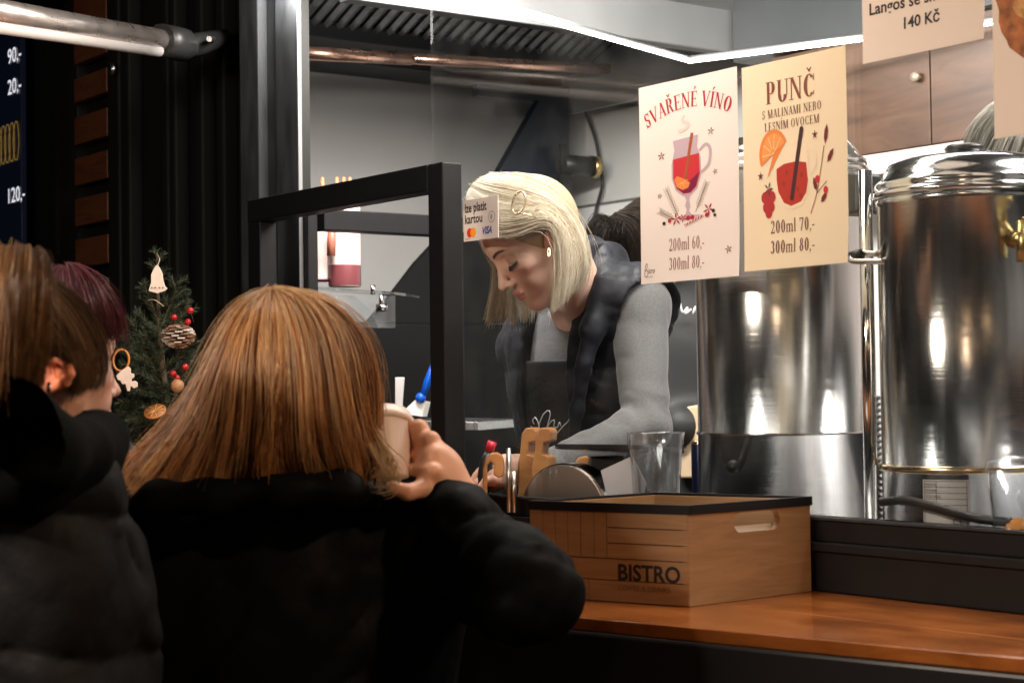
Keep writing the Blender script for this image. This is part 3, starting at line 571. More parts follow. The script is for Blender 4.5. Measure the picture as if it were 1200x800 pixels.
for (x0,y0,x1,y1) in ((78,50,48,112),(112,60,138,112),(70,50,34,70)):
    g.line([(x0,y0),(x1,y1)],1)
    for i in range(9):
        f=.15+.09*i; x=x0+(x1-x0)*f; y=y0+(y1-y0)*f; a=math.atan2(y1-y0,x1-x0)
        for s_ in (-.6,.6): g.line([(x,y),(x+11*math.cos(a+s_),y+11*math.sin(a+s_))],.7)
flat(t,'fir_twig',g,grn,M,2)
g=G2(); g.anis(70,51,13,.4); g.anis(85,52,9,.8); g.anis(140,62,13,1.); g.line([(88,38),(128,52)],4); g.disc(96,51,4.5); g.disc(105,51,4.5); g.disc(56,50,4); g.disc(136,52,4); flat(t,'berries',g,pm('berry',(.38,.02,.03)),M,4)
g=G2(); 
for i in range(7): g.line([(90+i*6,36.5+i*2),(93+i*6,43+i*2)],1.6)
flat(t,'candy_stripe',g,pm('white',(.75,.68,.65)),M,5)
g=G2(); g.disc(44,46,3.5); g.disc(150,58,3.5); g.disc(153,50,3); flat(t,'dark_berries',g,pm('black',(.03,.02,.02)),M,4)
# sheet two: punch
TR=lambda u,v:(u,1.22*v-12)
t,M=poster(-.0985,.1055,1.7165,2.0165,'poster','cream yellow punch price poster hanging beside the pink one','b' and (.92,.78,.58),'posters on the serving window')
g=G2(); serif(g,'PUNČ',100,246,33,.98,bold=1.25,track=.03); flat(t,'lettering',g,br,M,1)
g=G2(); serif(g,'S MALINAMI NEBO',102,225,12.5,.88,bold=.9,track=.09); serif(g,'LESNÍM OVOCEM',102,206,12.5,.88,bold=.9,track=.09); serif(g,'200ml 70,-',100,53,19,.90,bold=1.2); serif(g,'300ml 80,-',100,23,19,.90,bold=1.2); flat(t,'lettering',g,pm('deepbrown',(.12,.03,.03)),M,1)
g=G2(); g.poly([(66,152),(72,156),(126,162),(132,158),(136,120),(132,98),(120,84),(98,80),(80,86),(68,102),(63,128)]); g.curve([(128,150),(146,146),(148,130),(136,118)],4,16); flat(t,'mug',g,pm('creamglass',(.86,.68,.48)),M,1)
g=G2(); g.poly([(69,131),(85,136),(110,137),(130,134),(133,112),(129,98),(118,88),(98,84),(83,89),(72,103),(69,118)]); flat(t,'punch',g,pm('punchred',(.45,.035,.02)),M,2)
g=G2()
for q in ((84,112),(98,96),(112,103),(120,120),(90,125),(118,95)): g.disc(*q,3.4)
flat(t,'berries',g,pm('punchdark',(.32,.03,.02)),M,3)
g=G2(); g.line([(100,94),(122,174)],8); g.disc(100,94,4);g.disc(122,174,4); flat(t,'straw',g,pm('straw',(.06,.02,.02)),M,4)
g=G2(); g.poly([(64+30*math.cos(a),150+30*math.sin(a)) for a in np.linspace(.45,3.6,22)]); g.poly([(64,152),(90,163),(50,122)]); flat(t,'orange_slice',g,org,M,2)
g=G2(); g.poly([(65+25*math.cos(a),150+25*math.sin(a)) for a in np.linspace(.5,3.5,18)]); flat(t,'orange_slice',g,pm('pulp',(.80,.30,.08)),M,3)
g=G2()
for a in np.linspace(.9,3.2,5): g.line([(64,150),(64+24*math.cos(a),150+24*math.sin(a))],1.2)
flat(t,'orange_slice',g,pm('pith',(.85,.55,.28)),M,4)
g=G2(); 
for (x,y,r) in ((52,92,8),(44,98,7),(59,98,7),(47,86,7),(57,86,7),(52,79,7),(52,100,8)): g.disc(x,y,r)
flat(t,'raspberry',g,pm('rasp',(.42,.03,.03)),M,2)
g=G2(); g.anis(52,108,10,1.2,5); flat(t,'leaf',g,pm('deepbrown',(.12,.03,.03)),M,3)
for q_ in ((148,165,6),(36,125,6)): g=G2(); g.star(*q_); flat(t,'star',g,pm('deepbrown',(.12,.03,.03)),M,3)
g=G2(); g.curve([(137,72),(150,95),(158,120),(166,150)],1.2,16); g.curve([(150,95),(170,108)],1,6)
for x,y,a,l in ((168,152,1.4,24),(172,130,.9,20),(150,98,1.9,18),(158,84,.7,16)):
    g.poly([(x+l*f*math.cos(a)+w_*math.sin(a),y+l*f*math.sin(a)-w_*math.cos(a)) for f,w_ in ((0,0),(.3,3.6),(.7,3.4),(1,0),(.7,-3.4),(.3,-3.6))])
flat(t,'leaf_sprig',g,dk,M,3)
g=G2(); g.disc(152,112,4.6); g.disc(168,104-6,4.6); flat(t,'berries',g,red,M,4)
# sheet three: langos price
TR=None
la=KP(1015,72); x0=la[0]; z0=la[2]-.0
t,M=poster(x0,x0+.205,1.985,2.285,'poster','pale price sheet reading 140 Kč hung above the urns','c' and (.90,.77,.67),'posters on the serving window')
inkb=pm('inkblack',(.025,.02,.02))
g=G2(); g.text('Langoš se smetanou',23,106,66,bold=.5,xs=1.0); flat(t,'lettering',g,inkb,M,1); g=G2(); g.text('140 Kč',22,103,37,bold=.5); flat(t,'lettering',g,inkb,M,1)
# sheet four: food picture
ck=KP(1168,100); x0=ck[0]
t,M=poster(x0,x0+.30,1.856,2.30,'poster','pale poster with a picture of fried flatbread and cheese, at the picture edge','d' and (.90,.77,.67),'posters on the serving window')
Mb=mat('fried_dough',(.45,.14,.035),.5,noise=(60,.6)); rr=random.Random(3)
cx,cy2=62,122
g=G2(); n=44; g.poly([(cx+(60+5*math.sin(5*a)+3*math.sin(11*a+1))*math.cos(a),cy2+(66+5*math.sin(4*a+1)+3*math.sin(9*a))*math.sin(a)) for a in (2*math.pi*i/n for i in range(n))]); flat(t,'flatbread_picture',g,Mb,M,1)
g=G2(); g.poly([(cx+8+(44+5*math.sin(6*a)+3*math.sin(13*a))*math.cos(a),cy2+4+(46+5*math.sin(5*a+1)+4*math.sin(11*a))*math.sin(a)) for a in (2*math.pi*i/n for i in range(n))]); flat(t,'flatbread_picture',g,mat('cheese_gold',(.62,.30,.09),.5,noise=(90,.5)),M,2)
g=G2()
for i in range(220):
    a=rr.uniform(0,6.3); r=42*math.sqrt(rr.random()); x=cx+10+r*math.cos(a); y=cy2+5+r*math.sin(a)*1.05; b_=rr.uniform(0,3.14); l=rr.uniform(2,7); g.line([(x,y),(x+l*math.cos(b_),y+l*math.sin(b_))],1.3)
flat(t,'cheese_picture',g,pm('cheese',(.80,.66,.42)),M,3)
# small payment card
xa,xb=-.8205,-.7145
t=Thing('card_sign','small white card payment sign stuck on the glass before the server','sign',loc=(xa,-.004,1.816))
b=MB(); b.box(xa,xb,-.0042,-.003,1.815,1.889); part(t,'sheet',b,papermat('paper_card',(.82,.72,.66)))
k=(xb-xa)/100; M=lambda u,v,w:(xa+u*k,-.0043-w*.0001,1.815+v*k)
g=G2(); g.text('lze platit',21.5,4,49,align='LEFT',bold=.5,xs=.86); g.text('kartou',21.5,4,30,align='LEFT',bold=.5,xs=.9); flat(t,'lettering',g,inkb,M,1)
g=G2(); g.disc(18,14,8); flat(t,'logo',g,pm('mcred',(.65,.03,.01)),M,1); g=G2(); g.disc(28,14,8); flat(t,'logo',g,pm('mcor',(.85,.30,.01)),M,2)
g=G2(); g.text('VISA',17,53,9,align='LEFT',bold=.5,shear=.3,xs=.85); flat(t,'logo',g,pm('visablue',(.05,.05,.30)),M,1)
g=G2(); g.text('mastercard',3,12,3); g.line([(82+9*math.cos(a),36+9*math.sin(a)) for a in np.linspace(0,6.28,24)],.8)
for r in (3,5,7): g.line([(76+r*math.cos(a),36+r*math.sin(a)) for a in np.linspace(-.8,.8,8)],1)
flat(t,'lettering',g,inkb,M,1)
# ================================================================== price board, far left
M_board=mat('screen_navy',(.006,.008,.02),.15,emit=(.02,.03,.08,.05))
e0=KP(36,50,.02)[0]; 
t=Thing('price_board','dark navy menu screen with white prices and gold line drawings','menu board',loc=(e0-.3,.02,1.2))
b=MB(); b.box(e0-.7,e0,-.01,.006,1.2,3.0); part(t,'screen',b,M_board,bevel=.002)
white=mat('glow_white',(.9,.9,.9),.5,emit=(.9,.92,1,.9)); gold=mat('gold_line',(.55,.35,.08),.4,emit=(.6,.38,.08,.35))
def onb(px,py,g_,m,name,hpx,asp=1):
    q=KP(px,py,-.012); q2=KP(px,py-hpx,-.012); h=(q2[2]-q[2]); V=[(q[0]+u*h*asp,-.0125,q[2]+v*h) for u,v in g_.v]; part(t,name,(V,g_.f),m)
for s,px,py in (('90,-',9,76),('20,-',9,112),('120,-',8,239)):
    g=G2(); g.text(s,1.38,0,0,align='LEFT',bold=.0); onb(px,py,g,white,'price',18,1.15)
g=G2()
for i in range(5): g.curve([(i*.42-.9,.1),(i*.42-1.05,1.1),(i*.42-.85,2.0),(i*.42-.6,1.9),(i*.42-.5,.9),(i*.42-.65,.1),(i*.42-.9,.1)],.045,24)
onb(8,192,g,gold,'drawing',22,1.5)
g=G2(); g.curve([(0,0),(.4,.8),(.8,1.3),(.9,.9),(.7,.3),(.1,0)],.05,20); g.curve([(.2,0),(.6,.7),(.85,1.1)],.04,12); g.curve([(.4,0),(.7,.5),(.9,.7)],.04,12); onb(8,292,g,gold,'drawing',10,2)
g=G2(); 
for i in range(3): g.curve([(i*.3,0),(i*.3+.3,.9),(i*.3+.15,1.6)],.06,12)
onb(6,6,g,gold,'drawing',12,1.6)
# ================================================================== steel urns
M_urn=mat('polished_urn',(.60,.60,.60),.16,metal=1,noise=(26,.35,(1,1,.01)),bump=(2.5,.5,.0003,(.4,.4,260)))
M_lid=mat('lid_steel',(.78,.78,.77),.14,metal=1)
def urn(x,y,r,z0,zs,zr,zt_,label,hx):
    t=Thing('beverage_urn',label,'urn','steel urns behind the glass',loc=(x,y,z0)); c=(x,y,0)
    b=MB(); b.lathe([(r-.004,z0),(r,z0+.004),(r,zs-.003),(r+.0025,zs-.002),(r+.0025,zs+.002),(r,zs+.003),(r,zr-.022),(r+.0025,zr-.02),(r+.0025,zr-.012),(r,zr-.010)],c,96); part(t,'tank',b,M_urn)
    b=MB(); b.lathe([(r+.001,zr-.010),(r+.006,zr-.008),(r+.0065,zr-.002),(r+.004,zr),(r+.001,zr+.002),(r+.004,zr+.006),(r+.003,zr+.012),(r-.006,zr+.018),(r*.93,zr+.5*(zt_-zr)),(r*.86,zr+.78*(zt_-zr)),(r*.7,zr+.92*(zt_-zr)),(r*.3,zt_-.001),(.0005,zt_)],c,96); part(t,'lid',b,M_lid)
    b=MB(); b.lathe([(.02,zt_-.001),(.017,zt_+.003),(.026,zt_+.006),(.029,zt_+.011),(.024,zt_+.016),(.0005,zt_+.018)],c,28); part(t,'knob',b,M_joint)
    return t
# right urn
ux,uy=.145,.195; r2=.1245
tR=urn(ux,uy,r2,1.302,1.432,1.822,1.872,'shiny steel urn with rating plate, tap and flat lid','R')
b=MB(); b.lathe([(r2+.001,1.425),(r2+.004,1.427),(r2+.004,1.434),(r2+.001,1.436)],(ux,uy,0),96); part(tR,'band',b,mat('gold_band',(.85,.68,.45),.2,metal=1))
# rating plate following the tank
def plate(th,cx,cy_,r,a0,a1,z0,z1,m,name,n=10,parent=None):
    V=[];Fc=[]
    for i in range(n+1):
        a=a0+(a1-a0)*i/n
        for z in (z0,z1): V.append((cx+r*math.cos(a),cy_+r*math.sin(a),z))
    for i in range(n): Fc.append((2*i,2*i+2,2*i+3,2*i+1))
    return part(th,name,(V,Fc),m,parent)
def cylmap(cx,cy_,r,aM,z0): return lambda u,v,w:(cx+(r+w*.0002)*math.cos(aM+u/r),cy_+(r+w*.0002)*math.sin(aM+u/r),z0+v)
camK=W2K(EYEP); aC=math.atan2(camK[1]-uy,camK[0]-ux)
aP=aC-.28
plate(tR,ux,uy,r2+.0035,aP-.25,aP+.25,1.352,1.418,mat('rating_plate',(.55,.55,.55),.35,metal=.3),'rating_plate')
Mc=cylmap(ux,uy,r2+.0037,aP,1.352); g=G2()
w2=.0295
for v in (.064,.056,.048,.040,.032): g.line([(u,v) for u in np.linspace(-w2,w2,8)],.0007)
for u in (-w2,w2): g.line([(u,.002),(u,.064)],.0007)
g.line([(-.012,.032),(-.012,.064)],.0006)
for v,s in ((.0575,'MODEL'),(.0495,'POWER'),(.0415,'VOLTAGE'),(.0335,'SERIAL')): g.text(s,.005,-.028,v,align='LEFT'); g.text('- - - - - -',.005,-.010,v,align='LEFT')
for v in (.027,.023,.019): g.text('- - - - - - - - -',.004,0,v)
g.text('CE',.012,.017,.006,bold=.0)
flat(tR,'lettering',g,inkb,Mc,1)
# tap handle left of right urn and brass tap at its front
a=aC-1.55
def rp(cx,cy_,r,a,z): return np.array((cx+r*math.cos(a),cy_+r*math.sin(a),z))
aL=aC-1.45
for s_ in (0,):
    b=MB(); b.tube(catmull([rp(ux,uy,r2-.002,aL,1.735),rp(ux,uy,r2+.03,aL-.05,1.738),rp(ux,uy,r2+.036,aL+.05,1.726),rp(ux,uy,r2-.002,aL+.3,1.722)],20),.0045,10); h=part(tR,'handle',b,M_lid)
    b=MB(); b.tube([rp(ux,uy,r2+.022,aL-.04,1.737),rp(ux,uy,r2+.038,aL,1.731)],.0085,12); part(tR,'handle_grip',b,M_joint,parent=h)
aT=aC+.50
b=MB(); b.tube([rp(ux,uy,r2,aT,1.742),rp(ux,uy,r2+.035,aT,1.742)],.012,14); b.tube([rp(ux,uy,r2+.03,aT,1.765),rp(ux,uy,r2+.03,aT,1.71)],.010,12); b.tube([rp(ux,uy,r2+.03,aT,1.765),rp(ux,uy,r2+.028,aT+.15,1.775)],.005,8); part(tR,'tap',b,mat('brass',(.6,.45,.2),.3,metal=1))
# left urn
vx,vy,r1=-.245,.215,.1365
tL=urn(vx,vy,r1,1.302,1.474,1.895,1.945,'taller shiny steel urn with a domed lid behind the two posters','L')
aC1=math.atan2(camK[1]-vy,camK[0]-vx); 
b=MB(); 
for (a_,dz) in ((aC1+.9,0),):
    # black handle bracket standing beside the lid on the right side
    q=KP(1010,228,.20)
    b.box(q[0]-.035,q[0]+.014,.17,.23,q[2]-.030,q[2]+.032)
part(tL,'handle_block',b,M_joint,bevel=.005)
b=MB(); q=rp(vx,vy,r1,aC1-.55,1.425); b.lathe([(.0005,.018),(.009,.017),(.011,.008),(.009,0)],q,16,(math.cos(aC1-.55),math.sin(aC1-.55),0)); part(tL,'thermostat_knob',b,M_joint)
# level tube of left urn and corrugated hose between
q=KP(1012,400,.11); b=MB(); b.tube([(q[0],.12,1.33),(q[0],.12,1.86)],.010,16); part(tL,'level_tube',b,mat('tube_bright',(.85,.84,.82),.12,metal=1))
q0=KP(1024,462,.13); q1=KP(1024,604,.13); n=26; prof=[]
for i in range(n): z=1.30+(q0[2]-1.30)*i/n; dz=(q0[2]-1.30)/n; prof+=[(.0062,z),(.0098,z+.25*dz),(.0098,z+.6*dz),(.0062,z+.85*dz)]
b=MB(); b.lathe(prof,(q0[0],.13,0),20); single('corrugated_hose',b,mat('hose_grey',(.32,.32,.31),.35,metal=.6),'ribbed grey hose standing upright between the two steel urns','hose')
pk=[KP(1033,588,.045),KP(1060,586,.04),KP(1095,594,.035),KP(1140,606,.03),KP(1185,612,.04)]
b=MB(); b.tube(catmull(pk,20),.0065,10); single('power_cable',b,M_joint,'thick black cable lying on the sill under the rating plate','cable')
# ================================================================== box on the counter
M_box=mat('box_wood',(.36,.215,.11),.6,spec=.3,wood=((.26,.145,.07),8,(.8,.8,9)))
M_boxd=mat('box_groove',(.10,.05,.025),.7)
zc=1.2625; zt2=1.3945
N0=np.array([.053,-.263]); R0=np.array([-.006,-.0-.022]); L0_=np.array([-.188,-.352])
ex=(R0-N0)/np.linalg.norm(R0-N0); lenR=np.linalg.norm(R0-N0)+.045
R0=N0+np.array([-.30,.953])*0+ex*lenR
box=Thing('storage_box','wooden table box with black rim and BISTRO print on the counter','box',loc=(-.07,-.18,zc))
# local axes: e1 along the right face (away), e2 along the left face (away left)
R0=np.array([.040,-.0235])
e1=(R0-N0)/np.linalg.norm(R0-N0); L0_=N0+np.array([-.95,-.32])/np.hypot(.95,.32)*.250; e2=(L0_-N0)/np.linalg.norm(L0_-N0)
l1=np.linalg.norm(R0-N0); l2=np.linalg.norm(L0_-N0); th_=.009
def bx(a,b_,z): q=N0+e1*a+e2*b_; return (q[0],q[1],z)
def bslab(a0,a1,b0,b1,z0,z1): m=MB(); m.hexa([bx(a0,b0,z0),bx(a1,b0,z0),bx(a1,b1,z0),bx(a0,b1,z0)],[bx(a0,b0,z1),bx(a1,b0,z1),bx(a1,b1,z1),bx(a0,b1,z1)]); return m
part(box,'base',bslab(.002,l1-.002,.002,l2-.002,zc+.002,zc+.009),M_box)
# right face (b=0) with hand hole
hz0,hz1=zc+.090,zc+.117; ha0,ha1=l1*.36,l1*.74
m=MB()
for q in (bslab(0,l1,0,th_,zc,hz0),bslab(0,l1,0,th_,hz1,zt2-.004),bslab(0,ha0,0,th_,hz0,hz1),bslab(ha1,l1,0,th_,hz0,hz1)): m.add(q.v,q.f)
# rounded hole ends
for (ce,sg) in ((ha0,1),(ha1,-1)):
    rr_=(hz1-hz0)/2
    for up in (-1,1):
        pts=[(ce,hz0+rr_+up*rr_)]+[(ce+sg*rr_-sg*rr_*math.cos(t0),hz0+rr_+up*rr_*math.sin(t0)) for t0 in np.linspace(0,math.pi/2,6)][::-1]
        P3=[bx(a_,0.0002,z_) for a_,z_ in pts]; P4=[bx(a_,th_-.0002,z_) for a_,z_ in pts]; n=len(P3)
        m.add(P3+P4,[tuple(range(n)),tuple(range(2*n-1,n-1,-1))]+[(i,(i+1)%n,(i+1)%n+n,i+n) for i in range(n)])
part(box,'side_panel',m,M_box)
part(box,'side_panel',bslab(0,l1,l2-th_,l2,zc,zt2-.004),M_box)
part(box,'back_panel',bslab(l1-th_,l1,th_+.0003,l2-th_-.0003,zc,zt2-.004),M_box)
part(box,'front_core',bslab(.002,th_,th_+.0003,l2-th_-.0003,zc,zt2-.004),M_boxd)
# slats of the front: from the near corner: upper right block of horizontals, vertical ones further, long ones below
H_=zt2-.012-zc
def fs(b0,b1,z0,z1): part(box,'slat',bslab(-.0010-random.random()*.0007,.0019,b0+.0007,b1-.0007,zc+z0*H_+.0007,zc+z1*H_-.0007),M_box)
bw=l2
for i in range(3): fs(0,.50*bw,.48+i*.173+.0,.48+(i+1)*.173)
for i in range(6): fs((.5+.0833*i)*bw,(.5+.0833*(i+1))*bw,.48,1.0)
fs(0,bw,.24,.48); fs(0,.62*bw,.0,.24); fs(.62*bw,bw,.0,.24)
# rim
M_rim=mat('rim_black',(.012,.012,.014),.3)
tr=.0022
for a0_,a1_,b0_,b1_ in ((-.0025,tr,-.0025,l2+.0025),(l1-tr,l1+.0025,-.0025,l2+.0025),(tr+.0002,l1-tr-.0002,-.0025,tr),(tr+.0002,l1-tr-.0002,l2-tr,l2+.0025)): part(box,'rim',bslab(a0_,a1_,b0_,b1_,zt2-.0125,zt2),M_rim,bevel=.0006)
g=G2(); g.text('BISTRO',.030,0,0,align='LEFT',bold=.0008,xs=.98); 
for v in g.v: pass
Wt=max(v[0] for v in g.v)
def Mbx(u,v,w): q=N0+e2*(.012+(Wt-u))-e1*(.0016+w*.0001); return (q[0],q[1],zc+.030+v)
flat(box,'lettering',g,mat('stamp_black',(.012,.010,.009),.6),Mbx,1)
g=G2(); g.text('COFFEE & DRINKS',.0105,.0,-.014,align='LEFT',xs=.95)
flat(box,'lettering',g,mat('stamp_faint',(.13,.075,.045),.6),Mbx,1)
nap=MB(); nap.hexa([bx(.04,.014,zc+.0095),bx(.20,.014,zc+.0095),bx(.20,.2,zc+.0095),bx(.04,.2,zc+.0095)],[bx(.04,.014,zc+.098),bx(.20,.014,zc+.098),bx(.20,.2,zc+.066),bx(.04,.2,zc+.066)])
single('napkin_stack',nap,mat('napkin_white',(.8,.76,.72),.8,bump=(200,.5,.001,(1,1,8))),'stack of white paper napkins lying inside the wooden box','napkins')
# ================================================================== things on the inner worktop
M_beech=mat('beech',(.50,.24,.09),.4,wood=((.36,.15,.05),14,(1,1,5)))
def holder(name,label,px0,px1,py0,py1,Z,kind):
    p0=PK(px0,py1,Z); p1=PK(px1,py0,Z); c=(p0+p1)/2; w_=abs(px1-px0)/F*Z; h=p1[2]-p0[2]; zb_=max(p0[2],1.303)
    # facing the camera: local axes in W frame
    return c,w_,h
def camprof(name,pts,Z,depth,m,label,cat,bevel=.0025,group=None,angle=0):
    """outline in photo pixels at distance Z, extruded away from the camera: a cut board of real thickness"""
    q=[P(a,c,Z) for a,c in pts]; b=MB(); d=np.array([math.sin(angle),math.cos(angle),0])*depth; b.prism(q,d)
    return single(name,b,m,label,cat,group,K=False,bevel=bevel)
arch=[(565,585),(566,550),(569,538),(575,531),(583,530),(589,534),(591,542),(591,557),(584,560),(578,556),(579,545),(575,541),(571,546),(571,585)]
camprof('cutlery_holder',[(x,y) for x,y in arch][::-1],3.02,.03,M_beech,'small beech wood hook shaped holder near the ringed hand','holder')
hh=Thing('napkin_clip','two tall beech wood clip blocks standing close together behind the chrome dome','holder',K=False,loc=P(633,590,3.06))
for dx,Z in ((-9,3.06),(8,3.02)):
    o=[(616+dx,590),(615+dx,548),(618+dx,530),(620+dx,508),(625+dx,501),(634+dx,501),(638+dx,505),(638+dx-1,517),(629+dx,519),(627+dx,532),(636+dx,535),(637+dx,556),(640+dx,590)]
    q=[P(a,c,Z) for a,c in o][::-1]; b=MB(); b.prism(q,(.012,.035,0)); part(hh,'block',b,M_beech,bevel=.0025)
arch2=[(672,560),(673,543),(678,536),(688,534),(694,540),(696,560)]
camprof('cutlery_holder',arch2[::-1],3.10,.02,M_beech,'low rounded beech wood holder just behind the chrome dome','holder')
# chrome dome (half round napkin dispenser lying on its flat side)
M_chrome=mat('chrome',(.72,.70,.70),.12,metal=1); M_brush=mat('brushed_round',(.60,.50,.44),.28,metal=1,bump=(60,.12,.0008,(1,1,12)))
c=P(659,600,2.97); dirc=np.array([.50,.86,0]); dirc/=np.linalg.norm(dirc); rad=.080
disp=Thing('napkin_dispenser','round chrome countertop dispenser with brushed front behind the wooden box','dispenser',K=False,loc=(c[0],c[1],c[2]))
sd=np.array([dirc[1],-dirc[0],0])
def dome(r,d0,d1,m,name):
    n=26; b=MB(); A0=[c+dirc*d0+sd*r*math.cos(t0)+np.array([0,0,r*math.sin(t0)*1.0]) for t0 in np.linspace(0,math.pi,n)]; b.prism(A0,dirc*(d1-d0)); o=part(disp,name,b,m,bevel=.0015); return o
dome(rad,0,.004,M_brush,'front_plate'); dome(rad+.003,.0045,.050,M_chrome,'cover'); dome(rad-.004,.051,.09,M_chrome,'body')
# clear acrylic stand and steel clip
b=MB(); 
for (x_,w_,y0_,y1_) in ((597,5,525,600),(603,4,552,600)): q0=P(x_,y1_,2.98); q1=P(x_-1,y0_,2.98); b.tube([q0,q1],.0042,8)
single('steel_skewer_stand',b,mat('dull_steel',(.45,.42,.38),.3,metal=1),'thin upright steel clips between the wooden holder and chrome dome','clip',K=False)
b=MB(); q=[P(588,560,3.02),P(592,540,3.02),P(600,522,3.02),P(606,525,3.02),P(605,575,3.02),P(590,600,3.02)]; b.prism(q[::-1],(.005,.006,0)); single('clear_card_holder',b,glassmat('acrylic',(.80,.82,.82),1.6),'clear acrylic sheet standing beside the steel clips','holder',K=False)
# bottle with red cap
bt=Thing('bottle','small dark bottle with a red cap standing at the ringed hand','bottle',K=False,loc=P(566,590,3.1))
b=MB(); b.tube([P(563,590,3.1),P(570,540,3.1),P(573,530,3.1)],[.013,.012,.008],14); part(bt,'glass',b,M_joint); b=MB(); b.tube([P(573,529,3.1),P(577,517,3.1)],.0085,14); part(bt,'cap',b,mat('cap_red',(.62,.03,.06),.35))
# payment tablet with paper
tb=Thing('payment_tablet','black tablet on a stand seen edge on before the server','tablet',K=False,loc=P(700,540,3.05))
q0,q1=P(650,526,3.0),P(742,527,2.92); b=MB(); d=np.array([.10,.14,-.012]); b.hexa([q0,q1,q1+d,q0+d],[q0+(0,0,.009),q1+(0,0,.009),q1+d+(0,0,.009),q0+d+(0,0,.009)]); part(tb,'body',b,mat('tablet_black',(.03,.03,.033),.2,metal=.3),bevel=.002)
b=MB(); q=P(705,535,3.03); b.hexa([q+(-.03,.0,-.10),q+(.04,.0,-.10),q+(.04,.06,-.10),q+(-.03,.06,-.10)],[q+(-.02,0,0),q+(.04,0,0),q+(.04,.05,0),q+(-.02,.05,0)]); part(tb,'stand',b,M_joint,bevel=.003)
b=MB(); q=[P(704,551,2.93),P(741,534,2.93),P(757,566,2.93),P(750,600,2.93),P(716,600,2.93)]; b.prism(q[::-1],(.001,.0015,0)); single('receipt',b,mat('receipt_white',(.62,.58,.60),.7),'crumpled white receipt leaning against the black tablet','paper',K=False)
# clear plastic cup tub
M_pl=glassmat('clear_plastic',(.93,.94,.95),2.2,.12,.28)
ccup=P(769,560,2.90); 
b=MB(); r_t,r_b=.0475,.036; zt3=P(769,507,2.90)[2]; b.lathe([(r_b,1.303-0),(r_b+.001,1.306),(r_t-.005,zt3-.028),(r_t-.001,zt3-.026),(r_t,zt3-.002),(r_t+.0015,zt3),(r_t-.001,zt3+.001),(r_t-.0025,zt3-.002),(r_t-.004,zt3-.026),(r_b-.001,1.309)],(ccup[0],ccup[1],0),48); single('plastic_tub',b,M_pl,'empty clear plastic tub behind the wooden box','tub',K=False,smooth=True)
# can behind
b=MB(); q=P(822,560,3.02); zt4=P(822,516,3.02)[2]; b.lathe([(.016,1.303),(.017,1.31),(.017,zt4-.008),(.0155,zt4-.002)],(q[0],q[1],0),24); cn_=Thing('drink_can','slim dark blue can with a gold rim beside the left urn','can',K=False,loc=(q[0],q[1],1.303)); part(cn_,'body',b,mat('can_blue',(.02,.025,.07),.3,metal=.5)); b=MB(); b.lathe([(.0168,zt4-.007),(.0175,zt4-.003),(.016,zt4),(.0005,zt4-.002)],(q[0],q[1],0),24); part(cn_,'rim',b,mat('gold_band',(.85,.68,.45),.2,metal=1))
# cup with orange slices at right edge
q=PK(1188,560,2.24); cupx,cupy=q[0],.052+.0; 
pc=Thing('plastic_cup','clear lidded plastic cup of orange slices at the right edge','cup',loc=(.40,.075,1.303))
z1=KP(1180,553,.03)[2]; cxk=KP(1192,560,.05)[0]
b=MB(); b.lathe([(.028,1.303),(.0285,1.306),(.037,z1),(.0355,z1),(.027,1.307)],(cxk,.05,0),40); part(pc,'cup',b,M_pl,smooth=True)
b=MB(); b.lathe([(.040,z1-.002),(.041,z1+.006),(.038,z1+.012),(.03,z1+.018),(.0005,z1+.020)],(cxk,.05,0),40); part(pc,'lid',b,M_pl,smooth=True)
for k in range(7):
    a=k*.9; b=MB(); cc=(cxk+.012*math.cos(a),.05+.012*math.sin(a),1.312+.008*k); b.lathe([(.0005,0),(.016,0),(.017,.002),(.016,.004),(.0005,.004)],cc,20,(math.cos(a)*.8,math.sin(a)*.8,.5)); part(pc,'orange_slice',b,mat('orange_flesh',(.80,.30,.03),.35))
# ================================================================== sauce bottles, shelf, utensils seen through the sash
M_pinkpl=mat('milky_plastic',(.78,.60,.56),.35,sss=.0); M_sauce=mat('red_sauce',(.15,.04,.045),.3); M_or=mat('nozzle_orange',(.62,.20,.08),.4)
ZB=4.0
def sauce(px,w_,top,bot,fill,label,noz):
    t=Thing('sauce_dispenser',label,'sauce bottle','sauce dispensers on the acrylic shelf',K=False,loc=P(px,bot,ZB)); q0=P(px,bot,ZB); q1=P(px,top,ZB); qf=P(px,fill,ZB); r=w_/2/F*ZB
    b=MB(); b.lathe([(r*.97,q0[2]),(r,q0[2]+.004),(r,q1[2]-.01),(r*.8,q1[2])],(q0[0],q0[1],0),28); part(t,'body',b,mat('milky_bottle',(.80,.64,.60),.35,noise=(14,.25,(1,1,1))))
    b=MB(); b.lathe([(r*1.005,q0[2]+.002),(r*1.012,q0[2]+.006),(r*1.012,qf[2]),(r*1.005,qf[2]+.002)],(q0[0],q0[1],0),28); part(t,'sauce_stain',b,M_sauce)
    for dx in noz: 
        a=P(px+dx,top+3,ZB); c_=P(px+dx,top-14,ZB); b=MB(); b.tube([a,c_],[.006,.003],10); part(t,'nozzle',b,M_or)
sauce(404,38,222,336,312,'milky squeeze bottle with dark red sauce and three orange nozzles',(-9,-1,6))
sauce(378,17,222,330,330,'slim milky sauce bottle with one orange nozzle by the window frame',(0,))
b=MB(); q=P(388,308,3.98); b.tube([P(389,262,3.95),P(388,300,3.95)],.010,10); single('sauce_nozzle',b,mat('sauce_brown',(.35,.12,.08),.4),'brown sauce stained nozzle hanging between two milky bottles','nozzle',K=False)
M_acr=glassmat('acrylic_shelf',(.90,.92,.93),1.6,0,.10)
sh=Thing('acrylic_shelf','clear acrylic shelf with steel clamps under the sauce bottles','shelf',K=False,loc=P(416,340,4.0))
